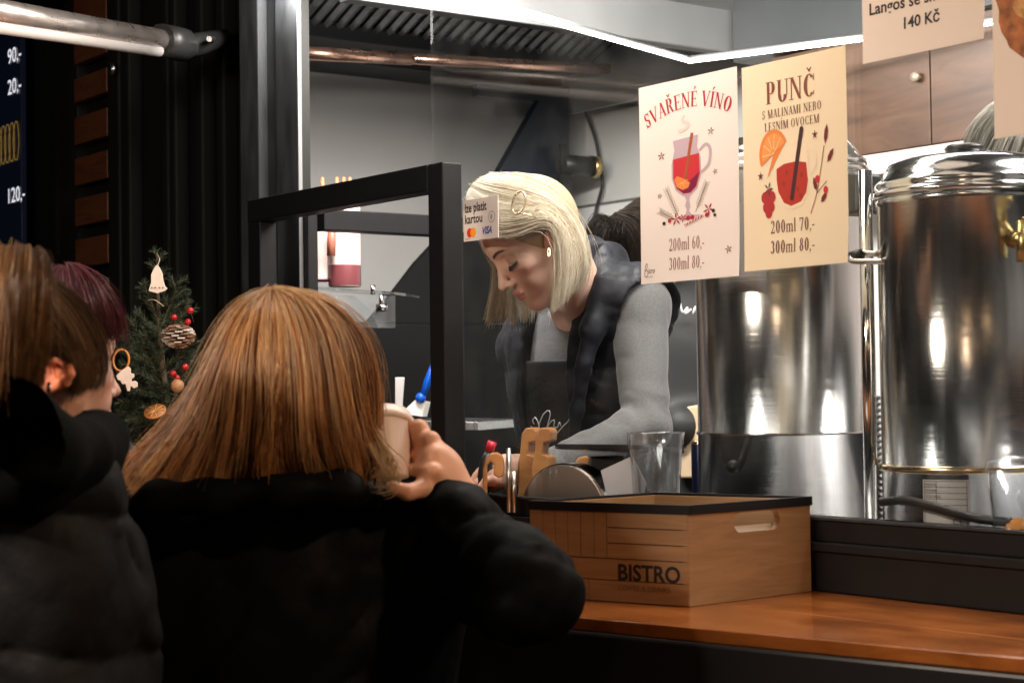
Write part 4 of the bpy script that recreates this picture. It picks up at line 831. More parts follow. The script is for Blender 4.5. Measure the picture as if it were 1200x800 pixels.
a0_,a1_=P(360,338,3.9),P(462,345,4.1); b=MB(); b.hexa([a0_,a1_,a1_+(.05,.18,0),a0_+(.05,.18,0)],[p_+np.array((0,0,.006)) for p_ in (a0_,a1_,a1_+(.05,.18,0),a0_+(.05,.18,0))]); part(sh,'board',b,M_acr)
b=MB(); b.hexa([P(360,384,3.9),P(461,384,4.1),P(461,384,4.1)+(.004,.005,0),P(360,384,3.9)+(.004,.005,0)],[P(360,346,3.9),P(461,346,4.1),P(461,346,4.1)+(.004,.005,0),P(360,346,3.9)+(.004,.005,0)]); part(sh,'front_panel',b,M_acr)
b=MB(); b.tube([P(437,334,3.97),P(437,345,3.97)],.006,10); b.tube([P(447,344,3.97),P(447,362,3.97)],.006,10); b.tube([P(441,361,3.97),P(455,360,3.97)],.009,12); part(sh,'clamp',b,M_lid)
b=MB(); b.tube([P(494,468,3.9),P(502,445,3.9),P(508,425,3.9)],[.007,.009,.005],12); bs=Thing('pastry_brush','blue handled brush standing in the steel tray behind the sash','brush',K=False,loc=P(494,468,3.9)); part(bs,'handle',b,mat('blue_plastic',(.005,.10,.62),.3))
b=MB(); b.ball(P(493,466,3.9),.012,10); part(bs,'ferrule',b,mat('blue_plastic',(.005,.10,.62),.3)); b=MB(); b.prism([P(487,468,3.9),P(499,471,3.9),P(495,488,3.9),P(470,484,3.9)][::-1],(.01,.01,0)); part(bs,'bristles',b,mat('bristle',(.75,.75,.73),.6))
b=MB(); b.hexa([P(463,500,3.6),P(470,500,3.6),P(470,500,3.6)+(0,.01,0),P(463,500,3.6)+(0,.01,0)],[P(463,442,3.6),P(474,442,3.6),P(474,442,3.6)+(0,.01,0),P(463,442,3.6)+(0,.01,0)]); single('white_spatula',b,mat('spatula',(.72,.72,.72),.35),'white flat spatula standing upright left of the blue brush','spatula',K=False,bevel=.0015)
b=MB(); q0,q1=P(462,492,3.85),P(560,494,3.95); b.hexa([q0+(0,0,-.02),q1+(0,0,-.02),q1+(.1,.3,-.02),q0+(.1,.3,-.02)],[q0,q1,q1+(.1,.3,0),q0+(.1,.3,0)]); single('steel_tray',b,M_steel,'brushed steel tray rim under the blue brush','tray',K=False,bevel=.002)
b=MB(); q0,q1=P(540,573,3.0),P(600,571,3.0)
# beige carton on the rear worktop between server and urn
b=MB(); q0,q1=P(795,560,3.85),P(850,560,3.75); b.hexa([q0,q1,q1+(.2,.2,0),q0+(.2,.2,0)],[P(796,478,3.85),P(850,468,3.75),P(850,468,3.75)+(.2,.2,0),P(796,478,3.85)+(.2,.2,0)]); single('paper_bag',b,mat('kraft',(.62,.46,.30),.7,bump=(12,.5,.01)),'creased beige paper bag behind the server beside the tall urn','bag',K=False,bevel=.004)
# ================================================================== people
M_skin=mat('skin',(.5,.3,.22),.42,spec=.4,attr=True,sss=.12,bump=(240,.12,.0008))
M_hair=hairmat('hair_strands'); M_hairk=hairmat('hair_black',.5,.2,.1); M_scalp=mat('hair_under',(.1,.05,.02),.6,attr=True)
def frame(f,roll_up=(0,0,1)):
    f=np.array(f,float); f/=np.linalg.norm(f); u=np.array(roll_up,float); l=np.cross(u,f); l/=np.linalg.norm(l); u=np.cross(f,l); return np.stack([f,l,u],1)
def head_local(p,eye_open=False):
    m=p.copy(); m[:,1]=np.abs(m[:,1])
    d=ell(m,(-.002,0,.038),(.097,.077,.092))
    d=smin(d,ell(m,(.036,0,-.012),(.058,.060,.082)),.03)
    d=smin(d,ell(m,(.062,0,.045),(.030,.052,.040)),.02)           # forehead
    d=smin(d,ell(m,(.045,0,-.070),(.042,.040,.036)),.03)           # lower face
    d=smin(d,cap(m,(.000,.052,-.040),(.072,.014,-.096),.017,.013),.022) # jaw line
    d=smin(d,cap(m,(.078,.006,-.095),(.078,.0,-.095),.0155),.014)   # chin
    d=smin(d,ell(m,(.060,.044,-.014),(.022,.022,.018)),.018)        # cheek bone
    d=smin(d,ell(m,(.064,.034,-.045),(.022,.022,.024)),.018)        # cheek
    d=smin(d,cap(m,(.086,.010,.030),(.072,.043,.032),.010,.009),.012) # brow ridge
    d=smax(d,-ell(m,(.098,.033,.013),(.018,.020,.0125)),.012)       # socket
    d=smin(d,ell(m,(.0755,.0315,.010),(.0135,.0150,.0125)),.004)     # lid over the eyeball
    # nose
    d=smin(d,cap(m,(.091,0,.016),(.110,0,-.020),.0068,.0088),.009)
    d=smin(d,ell(m,(.1135,0,-.0270),(.0115,.0100,.0090)),.006)
    d=smin(d,ell(m,(.1000,.0110,-.0315),(.0115,.0070,.0072)),.005)
    d=smax(d,-ell(m,(.1045,.0062,-.0390),(.0050,.0032,.0035)),.003)
    # mouth
    d=smin(d,ell(m,(.078,0,-.062),(.022,.028,.024)),.012)
    d=smin(d,ell(m,(.0985,.006,-.0560),(.0068,.0135,.0050)),.004)
    d=smin(d,ell(m,(.0965,.000,-.0665),(.0075,.0165,.0060)),.004)
    d=smax(d,-cap(m,(.108,0,-.0608),(.093,.026,-.0625),.0016),.0025)
    d=smax(d,-ell(m,(.1065,0,-.0455),(.0030,.0035,.007)),.004)
    # ear
    e=ell(m,(-.006,.0780,-.002),(.0175,.0065,.031),np.array([[math.cos(.2),0,-math.sin(.2)],[0,1,0],[math.sin(.2),0,math.cos(.2)]]).T@np.array([[math.cos(.35),math.sin(.35),0],[-math.sin(.35),math.cos(.35),0],[0,0,1]]).T)
    e=smax(e,-ell(m,(-.003,.0860,.001),(.0105,.0065,.020)),.004)
    e=smin(e,cap(m,(.008,.0765,-.004),(.007,.0760,-.012),.0045),.004)
    d=smin(d,e,.005)
    return d
def skin_cols(loc,base=(.62,.36,.26)):
    n=len(loc); c=np.tile(np.array(base),(n,1)); m=loc.copy(); m[:,1]=np.abs(m[:,1])
    def blob(ctr,r,col_,a):
        w_=np.clip(1-length((m-np.array(ctr))/np.array(r)),0,1)[:,None]; w_=w_*w_*(3-2*w_); c[:]=c*(1-w_*a)+np.array(col_)*w_*a
    blob((.07,.05,-.022),(.04,.035,.03),(.66,.27,.20),.45)
    blob((.115,0,-.03),(.02,.02,.02),(.62,.27,.20),.4)
    blob((-.005,.085,0),(.04,.03,.045),(.62,.22,.15),.7)
    blob((.083,.032,.013),(.016,.020,.014),(.42,.24,.20),.6)
    lip=(np.abs(m[:,2]+.0612)<.0105)&(m[:,0]>.0915)&(m[:,1]<.0215-.6*np.abs(m[:,2]+.0612)); 
    c[lip]=c[lip]*.3+np.array((.52,.12,.13))*.7
    return c
def person(name,label,loc): return Thing(name,label,'person',K=False,loc=loc)
def hand_sdf(Q,wrist,palm,tips,thumb,rw=.022,rf=.0082):
    """tips: four fingers as lists of points; thumb likewise; palm: 4 knuckle points"""
    w_=np.array(wrist); d=None
    for k in palm:
        e=cap(Q,w_,k,rw*.62,.0112); d=e if d is None else smin(d,e,.009)
    d=smin(d,ell(Q,(w_+np.mean(palm,0))/2,(.030,.022,.030)),.012)
    for i,t in enumerate(tips):
        pts=[palm[i]]+list(t); d=smin(d,chain(Q,pts,[rf*1.12,rf*1.02,rf*.93,rf*.78][:len(pts)],.003),.004)
    d=smin(d,chain(Q,[w_*.7+palm[0]*.3]+list(thumb),[.0125,.0115,.0098,.0080][:len(thumb)+1],.004),.008)
    return d
def surf(th,name,fn,lo,hi,h,m,cols=None,parent=None,label=None):
    V,Fc=sdf_mesh(fn,lo,hi,h)
    return part(th,name,(V,Fc),m,parent,smooth=True,colors=None if cols is None else cols(V),label=label)
def around(pts,r): p=np.array(pts); return p.min(0)-r,p.max(0)+r
# ---------------------------------------------------------------- server
HS=.94; HC=P(630,281,3.235); HF=frame((-.75,-.30,-.63),(-.56,-.26,.78))
def HD(Q,c,Fm,s=1.): return head_local((((Q-c)@Fm)/s).astype(f4))*f4(s)
def toloc(Q,c=HC,Fm=HF): return (((Q-c)@Fm)/HS).astype(f4)
def L2W(p,c=HC,Fm=HF): return (np.asarray(p)*HS)@Fm.T+c
srv=person('person','blonde bobbed server in black vest and grey sweater looking down behind the glass',P(690,800,3.6)*np.array([1,1,0])+np.array([0,0,.3]))
SL,SR=P(748,358,3.34),P(628,405,3.64); EL,WL=P(757,500,3.25),P(648,546,3.16)
lat=(SL-SR)*np.array([1,1,0]); lat/=np.linalg.norm(lat); fr=np.array([-abs(lat[1]),-abs(lat[0]),0]); Tm=np.stack([fr,lat,(0,0,1)],1)
CH=P(683,432,3.50); AB=P(700,560,3.56); PE=P(708,700,3.60); NB=P(684,372,3.44)
def torso(Q,g=0.):
    d=ell(Q,CH,(.105+g,.175+g,.20+g),Tm); d=smin(d,ell(Q,AB,(.10+g,.145+g,.20+g),Tm),.08); d=smin(d,ell(Q,PE,(.11+g,.165+g,.16+g),Tm),.08)
    d=smin(d,cap(Q,SL,CH+(0,0,.09),.058+g,.06+g),.05); d=smin(d,cap(Q,SR,CH+(0,0,.09),.056+g,.06+g),.05); return d
def legs(Q,c,Tm_,g,zf):
    d=None
    for s in (-1,1):
        a=c+Tm_[:,1]*s*.085; k=a.copy(); k[2]=zf+(c[2]-zf)*.5; f=a.copy(); f[2]=zf+.08; k=k+Tm_[:,0]*.02
        e=chain(Q,[a,k,f,f+Tm_[:,0]*.14+(0,0,-.035)],[.085+g,.06+g,.045+g,.035+g],.03); d=e if d is None else smin(d,e,.02)
    return d
def body_skin(Q):
    loc=toloc(Q); d=head_local(loc)*f4(HS)
    nk=cap(Q,L2W((-.028,0,-.03)),NB,.052,.060); d=smin(d,nk,.018)
    d=smin(d,ell(Q,NB+(0,0,-.07),(.045,.10,.05),Tm),.03); return d
V1=sdf_mesh(body_skin,*around([HC+(.13,.13,.14),HC-(.16,.14,.15),NB+(.14,.14,0),NB-(.16,.14,.12)],.01),.0022)
HDW=P(606,550,3.15); hp=[P(588,543,3.13),P(584,549,3.11),P(581,556,3.09),P(580,563,3.08)]
tips=[[P(571,545,3.15),P(562,553,3.16),P(557,561,3.16)],[P(569,550,3.12),P(559,557,3.13),P(553,565,3.13)],[P(568,557,3.10),P(560,565,3.10),P(556,572,3.10)],[P(570,564,3.08),P(564,571,3.08),P(561,577,3.08)]]
def handL(Q): return smin(hand_sdf(Q,HDW,hp,tips,[P(598,556,3.10),P(588,566,3.09),P(578,572,3.10)],.030),cap(Q,HDW,WL,.024,.028),.02)
V2=sdf_mesh(handL,*around(hp+[HDW,WL]+sum(tips,[]),.045),.0026)
V3=sdf_mesh(lambda Q:smin(torso(Q,-.02),legs(Q,PE,Tm,-.005,.3),.05),*around([CH,PE,SL,SR,PE*np.array([1,1,0])+np.array([0,0,.3])],.24),.012)
nb=np.vstack([V1[0],V2[0],V3[0]]); cl_=skin_cols(toloc(nb.astype(f4)),(.86,.56,.44)); cl_[len(V1[0]):]=(.70,.42,.32)
part(srv,'body',join(V1,V2,V3),M_skin,smooth=True,colors=cl_)
# eyebrow, lashes
def strandset(P0,P1,n,r,bulge,cols,seed,m=5,jit=.0006):
    R_=np.random.default_rng(seed); u=R_.uniform(0,1,n); a=catmull(P0,60)[(u*59).astype(int)]; b=catmull(P1,60)[(u*59).astype(int)]; t=np.linspace(0,1,m)[None,:,None]
    p=a[:,None]*(1-t)+b[:,None]*t+np.asarray(bulge)[None,None]*np.sin(math.pi*t)+R_.normal(size=(n,1,3))*jit
    return tubes(p,np.full((n,m),r)*(1-.6*np.linspace(0,1,m))[None],np.tile(np.array(cols),(n,1)))
for s in (1,-1):
    g=strandset([L2W(q) for q in ((.1005,.010*s,.0285),(.0985,.022*s,.0335),(.0925,.035*s,.0365),(.082,.049*s,.032))],[L2W(q) for q in ((.1015,.014*s,.0345),(.0970,.028*s,.0390),(.088,.043*s,.0380),(.076,.055*s,.029))],300,.0005,(0,0,0),(.20,.11,.07),5)
    part(srv,'eyebrow',g[:2],M_hair,colors=g[2])
    g=strandset([L2W(q) for q in ((.0855,.0195*s,.0035),(.0905,.028*s,.0005),(.0880,.038*s,.001),(.0785,.0475*s,.005))],[L2W(q) for q in ((.0880,.019*s,-.003),(.0965,.029*s,-.006),(.0935,.042*s,-.005),(.082,.053*s,.001))],130,.0005,(0,0,0),(.03,.02,.016),6)
    part(srv,'eyelashes',g[:2],M_hair,colors=g[2])
# scalp cap under the hair
def cap_hair(Q,cen=HC,Fm=HF,g=.007):
    p=((Q-cen)@Fm).astype(f4); d=ell(p,(-.004,0,.032),(.090+g,.072+g,.085+g)); 
    d=smax(d,-(p@np.array([-.82,0,.57],f4)+.028-.0),.01); m=p.copy(); m[:,1]=np.abs(m[:,1]); return smax(d,-ell(m,(.002,.082,-.012),(.026,.025,.032)),.005)
BL=(.80,.66,.45)
surf(srv,'hair_cap',lambda Q:cap_hair(Q),*around([HC],.16),.004,M_scalp,lambda V:np.tile(np.array((.42,.32,.21)),(len(V),1)))
Hc=HC+(0,0,.03)
def gp_(*a): return [P(*q) for q in a]
A_=[gp_((547,243,3.20),(553,264,3.17),(572,281,3.145),(600,283,3.13),(622,269,3.13),(640,256,3.125),(655,270,3.13),(657,320,3.145),(648,366,3.16)),
 gp_((546,234,3.21),(556,252,3.165),(580,267,3.13),(610,262,3.12),(638,250,3.12),(657,262,3.13),(664,295,3.14),(662,330,3.15),(654,362,3.17)),
 gp_((548,225,3.22),(562,238,3.165),(590,248,3.13),(622,246,3.12),(648,250,3.13),(665,272,3.15),(671,302,3.16),(668,332,3.17),(660,352,3.19)),
 gp_((554,216,3.23),(574,223,3.165),(604,229,3.13),(635,235,3.13),(660,250,3.15),(676,280,3.17),(681,308,3.18),(676,332,3.20),(668,345,3.21)),
 gp_((564,208,3.235),(588,210,3.17),(618,215,3.15),(648,227,3.15),(670,250,3.18),(684,283,3.20),(688,308,3.21),(683,326,3.23),(676,338,3.24)),
 gp_((576,203,3.24),(604,201,3.19),(632,207,3.18),(658,225,3.20),(676,252,3.23),(688,285,3.25),(691,306,3.26),(687,320,3.27),(682,330,3.28))]
cb=[(.44,.33,.21),(.76,.65,.49),(.90,.83,.69),(.95,.92,.83)]
h1=hair(A_,6500,15,Hc,.012,.00042,cb,11,clumps=130,clump=.62,jit=.0022,fly=.03,ends=.08,lenj=.07)
Bk=[gp_((548,236,3.25),(562,262,3.30),(578,300,3.34),(576,342,3.35),(566,382,3.34)),gp_((550,228,3.27),(562,262,3.33),(582,305,3.36),(590,345,3.35),(584,380,3.34)),gp_((556,215,3.30),(552,255,3.34),(575,305,3.37),(600,345,3.36),(606,378,3.33)),gp_((575,206,3.31),(580,240,3.38),(610,300,3.40),(622,340,3.37),(622,374,3.33)),gp_((600,205,3.31),(620,240,3.38),(640,300,3.39),(642,340,3.36),(640,366,3.32))]
h2=hair(Bk,1700,14,Hc,.006,.00042,[(.35,.27,.18),(.58,.48,.34),(.8,.7,.54)],12,clumps=40,clump=.85,jit=.003,fly=.06,ends=.12,lenj=.10)
V,Fc=join(h1[:2],h2[:2]); part(srv,'hair',(V,Fc),M_hair,colors=np.vstack([h1[2],h2[2]]))
# clip and earring
ck_=P(608,238,3.112); b=MB(); pts=[ck_+np.array([.011*math.cos(a)+.004*math.sin(a),-.004-.004*math.cos(a),.020*math.sin(a)]) for a in np.linspace(0,6.283,29)[:-1]]; b.tube(pts,.0022,8,closed=True); b.tube([ck_+(-.012,-.004,-.016),ck_+(.022,-.002,-.022),ck_+(.03,.004,-.026)],.0013,6); part(srv,'hair_clip',b,mat('pearl_gold',(.75,.62,.42),.25,metal=.9))
er=P(643,291,3.115); b=MB(); b.tube([er+np.array([.002*math.cos(a),-.001+.0045*math.sin(a)*.5,-.008+.008*math.sin(a)]) for a in np.linspace(0,6.283,17)[:-1]],.0016,6,closed=True); part(srv,'earring',b,mat('pearl_gold',(1,1,1)))
# clothes
M_knit=mat('grey_knit',(.13,.13,.135),.9,noise=(260,.28),bump=(700,.5,.0008,(1,1,1)),sheen=.3)
M_vest=mat('navy_quilt',(.0055,.0065,.011),.6,spec=.3,sheen=.03,noise=(60,.3),bump=(120,.45,.0015))
M_apron=mat('apron_black',(.010,.010,.011),.6,bump=(300,.3,.0006))
def creases(Q,f,amp,seed,ax=(1,1,1)):
    return (amp*(1-np.abs(np.sin(2.2*wob(Q,f,seed,ax)+.6*wob(Q,f*2.3,seed+1))))**3).astype(f4)
def folds(Q,a,b,rad,amp,n,seed,ph=.0):
    a=np.asarray(a);b=np.asarray(b); ba=b-a; L_=np.linalg.norm(ba); t=((Q-a)@(ba/L_).astype(f4)); return amp*np.sin(t*n+1.2*wob(Q,18,seed)*2)*np.clip(1-np.abs(t-L_*rad)/(L_*.35),0,1)
def sweater(Q):
    d=torso(Q,.0)
    up=cap(Q,SL,EL,.056,.044); up=up+folds(Q,SL,EL,.95,.0035,90,3)+creases(Q,30,.0022,26,(1,1,2))+.0008*wob(Q,38,21)
    fo=cap(Q,EL,WL,.047,.033)+creases(Q,38,.0032,25,(1,1,2))+folds(Q,EL,WL,.15,.0035,110,4)+.0016*wob(Q,60,22)
    r_=cap(Q,SR,P(648,530,3.62),.050,.044); r2_=cap(Q,P(648,530,3.62),P(640,560,3.35),.040,.030)
    d=smin(smin(d,smin(up,fo,.018),.03),smin(r_,r2_,.02),.03)
    nk=cap(Q,L2W((-.028,0,-.03)),NB+(0,0,.02),.062,.072); d=smax(d,-ell(Q,NB+fr*.050+(0,0,.050),(.050,.060,.048),Tm),.005); d=smax(d,-nk*1.0,.004) if False else d
    return d
surf(srv,'sweater',sweater,*around([SL,SR,EL,WL,CH,AB],.17),.0042,M_knit)
def vest(Q):
    d=torso(Q,.022); loc=(Q-CH)@Tm
    q=.005*np.abs(np.sin((loc[:,2])*math.pi/.085+.3*wob(Q,12,7)))**.6; d=d-q+creases(Q,30,.004,18)+.001*wob(Q,90,8)
    col_=chain(Q,gp_((668,545,3.36),(676,480,3.31),(684,430,3.29),(694,385,3.29),(712,335,3.32),(712,305,3.40),(690,296,3.50),(650,330,3.58),(612,400,3.53)),[.010,.011,.013,.020,.030,.034,.032,.028,.02],.02)-.0012*np.abs(np.sin(Q[:,2]*55+Q[:,0]*30))**.5+creases(Q,34,.003,19)+.0015*wob(Q,75,9)
    pass
    d=smin(d,col_,.02)
    d=smax(d,-cap(Q,SL+lat*.052+(0,0,-.022),EL+lat*.05,.072,.09),.008); d=smax(d,-cap(Q,SR-lat*.06,P(600,500,3.7),.05,.06),.01)
    # open front: wedge around the breast bone
    y=np.abs(loc[:,1]-.030-.10*np.clip(loc[:,2]+.0,-.1,.2)); d=smax(d,-np.maximum(y-(.066+.10*np.clip(-loc[:,2]+.0,0,.3)),-(loc[:,0]-.02)),.010)
    d=smax(d,-(ell(Q,HC,(.10,.10,.105))),.004)
    d=smax(d,(P(700,700,3.6)[2]-Q[:,2]),.01); return d
surf(srv,'vest',vest,*around([SL,SR,CH,AB,P(712,290,3.4)],.20),.0045,M_vest)
def apron(Q):
    d=np.abs(torso(Q,.009+.0)+.001*wob(Q,40,5))-.003; loc=(Q-CH)@Tm; d=smax(d,-(loc[:,0]-.01),.01); d=smax(d,loc[:,2]-.018-.0*loc[:,1],.003); d=smax(d,np.abs(loc[:,1])-.135-.3*np.clip(-loc[:,2]-.1,0,.5),.004); return d
ap=surf(srv,'apron',apron,*around([CH,AB,PE],.26),.0042,M_apron)
# apron lettering following the cloth (projected from the front)
def on_apron(px,py):
    lo_,hi_=3.1,3.7; r=ray(px,py); ts=np.linspace(3.1,3.7,400); pts=np.stack([r*(t/r[1])+EYEP for t in ts]); dd=torso(pts.astype(f4),.0145); i=int(np.argmax(dd<0)); return pts[max(i,0)]
def script(th,strokes,r,m,name='lettering'):
    b=MB()
    for s_ in strokes: b.tube([on_apron(*q) for q in catmull(np.array(s_,float),26)],r,5)
    return part(th,name,b,m)
M_scr=mat('script_white',(.7,.7,.72),.5)
script(srv,[[(626,497),(624,492),(628,489),(632,500),(630,508),(634,490),(641,481),(645,483),(643,494),(640,503),(645,494),(650,492),(649,499),(653,501),(656,494),(657,499)],[(652,508),(660,499),(666,493),(668,486),(671,480),(668,488),(672,491),(676,484)],[(622,499),(625,502)]],.0011,M_scr)
# ring
b=MB(); rc=(np.array(tips[0][0])+np.array(hp[0]))/2; ax=np.array(tips[0][0])-np.array(hp[0]); ax/=np.linalg.norm(ax); u_=np.cross(ax,(0,0,1)); u_/=np.linalg.norm(u_); v_=np.cross(ax,u_)
b.tube([rc+.0098*(u_*math.cos(a)+v_*math.sin(a)) for a in np.linspace(0,6.283,21)[:-1]],.0012,6,closed=True); part(srv,'ring',b,M_lid)
# ---------------------------------------------------------------- red blonde customer
ZW=2.15
HB=P(350,470,2.13); FB=frame((.80,.58,-.18)); 
cus=person('person','customer with long red blonde hair in black jacket drinking at the counter',P(350,800,2.2)*np.array([1,1,0]))
SBL,SBR=P(185,632,2.13),P(500,640,2.22); EB=P(618,690,1.99); WB=P(512,578,2.10)
latB=np.array([.985,.17,0]); latB/=np.linalg.norm(latB); TB=np.stack([(-latB[1],latB[0],0),latB,(0,0,1)],1)
CB=P(345,720,2.19); 
def skinB(Q): 
    d=HD(Q,HB,FB,.9); return smin(d,cap(Q,HB+(-.02,-.01,-.05),CB+(0,0,.16),.052,.06),.02)
V1=sdf_mesh(skinB,*around([HB,CB+(0,0,.14)],.15),.005)
# right hand wrapped round the cup
cupA,cupB_=P(447,498,2.14),P(455,566,2.105)
caxis=cupB_-cupA
WRB=P(526,577,2.105)
kn=[P(491,502,2.125),P(505,516,2.105),P(510,534,2.09),P(507,553,2.075)]
tipsB=[[P(474,500,2.145),P(464,504,2.175),P(452,510,2.19)],[P(483,515,2.14),P(470,518,2.17),P(455,524,2.19)],[P(486,533,2.125),P(471,537,2.155),P(457,540,2.18)],[P(484,551,2.11),P(469,555,2.13),P(457,557,2.16)]]
def handB(Q):
    d=hand_sdf(Q,WRB,kn,tipsB,[P(497,572,2.07),P(478,577,2.055),P(460,571,2.055)],.034,.0092)
    d=smin(d,ell(Q,P(513,553,2.10),(.017,.018,.028)),.012); d=smin(d,ell(Q,P(497,574,2.09),(.022,.015,.013)),.012); return smin(d,cap(Q,WRB,WB+(.05,0,-.04),.026,.03),.02)
V2=sdf_mesh(handB,*around(kn+[WRB,WB]+sum(tipsB,[])+[P(460,571,2.05)],.05),.0022)
V3=sdf_mesh(lambda Q:smin(smin(ell(Q,CB,(.10,.16,.2),TB),ell(Q,CB-(0,0,.4),(.10,.14,.22),TB),.1),legs(Q,CB-(0,0,.45),TB,0,0),.05),*around([CB+(0,0,.2),CB*np.array([1,1,0])],.24),.014)
allv=np.vstack([V1[0],V2[0],V3[0]]); cl_=skin_cols(((allv-HB)@FB).astype(f4),(.62,.36,.26)); cl_[len(V1[0]):]=(.66,.34,.22)
n1=len(V1[0]); kk=V2[0]; 
part(cus,'body',join(V1,V2,V3),M_skin,smooth=True,colors=cl_)
M_jack=mat('black_jacket',(.0016,.0016,.0019),.75,spec=.13,noise=(20,.3),bump=(45,.4,.003,(1,1,1)))
def jacketB(Q):
    d=ell(Q,CB,(.135,.215,.20),TB); d=smin(d,ell(Q,CB-(0,0,.25),(.14,.205,.28),TB),.08)
    d=smin(d,cap(Q,SBL,CB+(0,0,.12),.070,.09),.06); d=smin(d,cap(Q,SBR,CB+(0,0,.12),.075,.09),.06)
    d=smin(d,cap(Q,SBL,SBL+(-.02,.02,-.35),.068,.06),.04)
    up=cap(Q,SBR,EB,.068,.062)+creases(Q,20,.007,37)+folds(Q,SBR,EB,.8,.004,75,31); fo=cap(Q,EB,WB,.060,.034)+creases(Q,24,.008,38)+folds(Q,EB,WB,.35,.006,95,32)+folds(Q,EB,WB,.8,.005,120,33)
    d=smin(d,smin(up,fo,.025),.03)
    # cuff and hood lying round the neck
    hood=chain(Q,gp_((135,628,2.05),(185,585,2.01),(250,583,2.0),(330,575,2.0),(400,574,2.02),(450,580,2.10),(470,585,2.2)),[.026,.020,.020,.020,.020,.021,.022],.02)
    d=smin(d,hood,.03)+creases(Q,16,.006,36,(1,1,.6))+.0030*wob(Q,30,34)+.0014*wob(Q,80,35)
    d=smax(d,-ell(Q,HB+(0.0,.05,-.09),(.075,.06,.06)),.02)
    d=smax(d,-cap(Q,WB,WRB,.024,.03),.006)
    return d
surf(cus,'jacket',jacketB,*around([SBL,SBR,EB,WB,CB-(0,0,.45),P(130,700,2.15)],.13),.006,M_jack)
# fur-like fleece at the collar, right side
Hcb=HB+(0,0,.03)
G_=[gp_((318,343,2.12),(282,352,2.09),(256,388,2.10),(240,430,2.11),(212,478,2.11),(172,522,2.10),(136,562,2.10)),
 gp_((318,342,2.11),(288,352,2.06),(264,390,2.05),(250,440,2.05),(222,492,2.05),(185,535,2.05),(150,572,2.06)),
 gp_((318,341,2.10),(296,352,2.04),(276,395,2.01),(264,445,2.005),(244,500,2.005),(220,540,2.01),(200,575,2.03)),
 gp_((319,341,2.095),(304,354,2.03),(290,400,1.995),(280,455,1.985),(268,510,1.985),(258,545,2.00),(250,572,2.02)),
 gp_((319,341,2.09),(315,355,2.02),(312,400,1.985),(306,455,1.975),(300,510,1.98),(296,542,1.995),(296,570,2.02)),
 gp_((320,341,2.09),(330,353,2.02),(336,398,1.985),(336,455,1.975),(336,510,1.98),(338,542,2.0),(342,566,2.03)),
 gp_((320,341,2.09),(346,350,2.03),(362,392,1.995),(368,450,1.985),(372,505,1.99),(376,540,2.01),(382,562,2.04)),
 gp_((321,341,2.095),(362,349,2.04),(388,388,2.02),(398,440,2.01),(404,500,2.015),(410,536,2.03),(416,560,2.06)),
 gp_((321,341,2.10),(374,349,2.06),(408,385,2.05),(422,432,2.045),(426,492,2.05),(430,530,2.06),(434,556,2.08)),
 gp_((322,341,2.12),(384,350,2.10),(424,388,2.10),(440,425,2.10),(442,470,2.10),(434,510,2.10),(440,548,2.09)),
 gp_((322,342,2.15),(384,352,2.16),(422,388,2.18),(436,425,2.19),(438,465,2.19),(428,500,2.18),(424,530,2.16))]
cbl=[(.16,.055,.018),(.38,.155,.050),(.58,.27,.095),(.72,.40,.17),(.80,.53,.29)]
def sway(g,a):  # locks sweep to one side on their way down
    g=np.array(g); t=np.linspace(0,1,len(g)); g[:,0]+=-.016*np.sin(t*math.pi*1.0+a)*t+.006*np.sin(t*9+a*2)*t; return g
G_=[np.array(g_) for g_ in G_]; G_=[G_[0]]+[sway(g_,i*.5) for i,g_ in enumerate(G_[1:-3])]+G_[-3:]
h0=hair(G_,6500,16,Hcb,.045,.0005,[(.09,.030,.011),(.22,.080,.026),(.36,.15,.052)],24,clumps=150,clump=.6,jit=.004,fly=.02,ends=.03,lenj=.03,wave=.003)  # darker under layer: shade between the locks put into strand colour
h1=hair(G_,9500,20,Hcb,.020,.00046,cbl,21,clumps=95,clump=.95,jit=.0030,fly=.03,ends=.03,lenj=.04,wave=.0075)
h1=join(h0[:2],h1[:2])+(np.vstack([h0[2],h1[2]]),)
# loose strands by the cup
G2_=[gp_((424,470,2.08),(440,510,2.06),(452,535,2.04),(444,560,2.035),(456,572,2.03)),gp_((428,480,2.07),(448,525,2.05),(470,548,2.035),(466,566,2.03),(448,566,2.03)),gp_((415,490,2.06),(432,530,2.04),(440,550,2.03),(452,566,2.025),(474,562,2.03))]
h2=hair(G2_,110,16,Hcb,.004,.00045,[(.5,.3,.15),(.7,.5,.3)],22,clumps=14,clump=.8,jit=.004,fly=.1,ends=.1,lenj=.15)
h3=hair(G_,160,16,Hcb,-.014,.00030,[(.5,.3,.15),(.7,.5,.3)],23,clumps=80,clump=.2,jit=.006,fly=.6,ends=.1,lenj=.3)
V,Fc=join(join(h1[:2],h2[:2]),h3[:2]); part(cus,'hair',(V,Fc),M_hair,colors=np.vstack([h1[2],h2[2],h3[2]]))
def capB(Q): d=ell(Q,HB+(0,0,.030),(.084,.088,.092)); return smin(d,ell(Q,P(322,500,2.09),(.075,.045,.085)),.04)
surf(cus,'hair_cap',capB,*around([HB,P(322,500,2.09)],.16),.006,M_scalp,lambda V:np.tile(np.array((.10,.04,.016)),(len(V),1)))
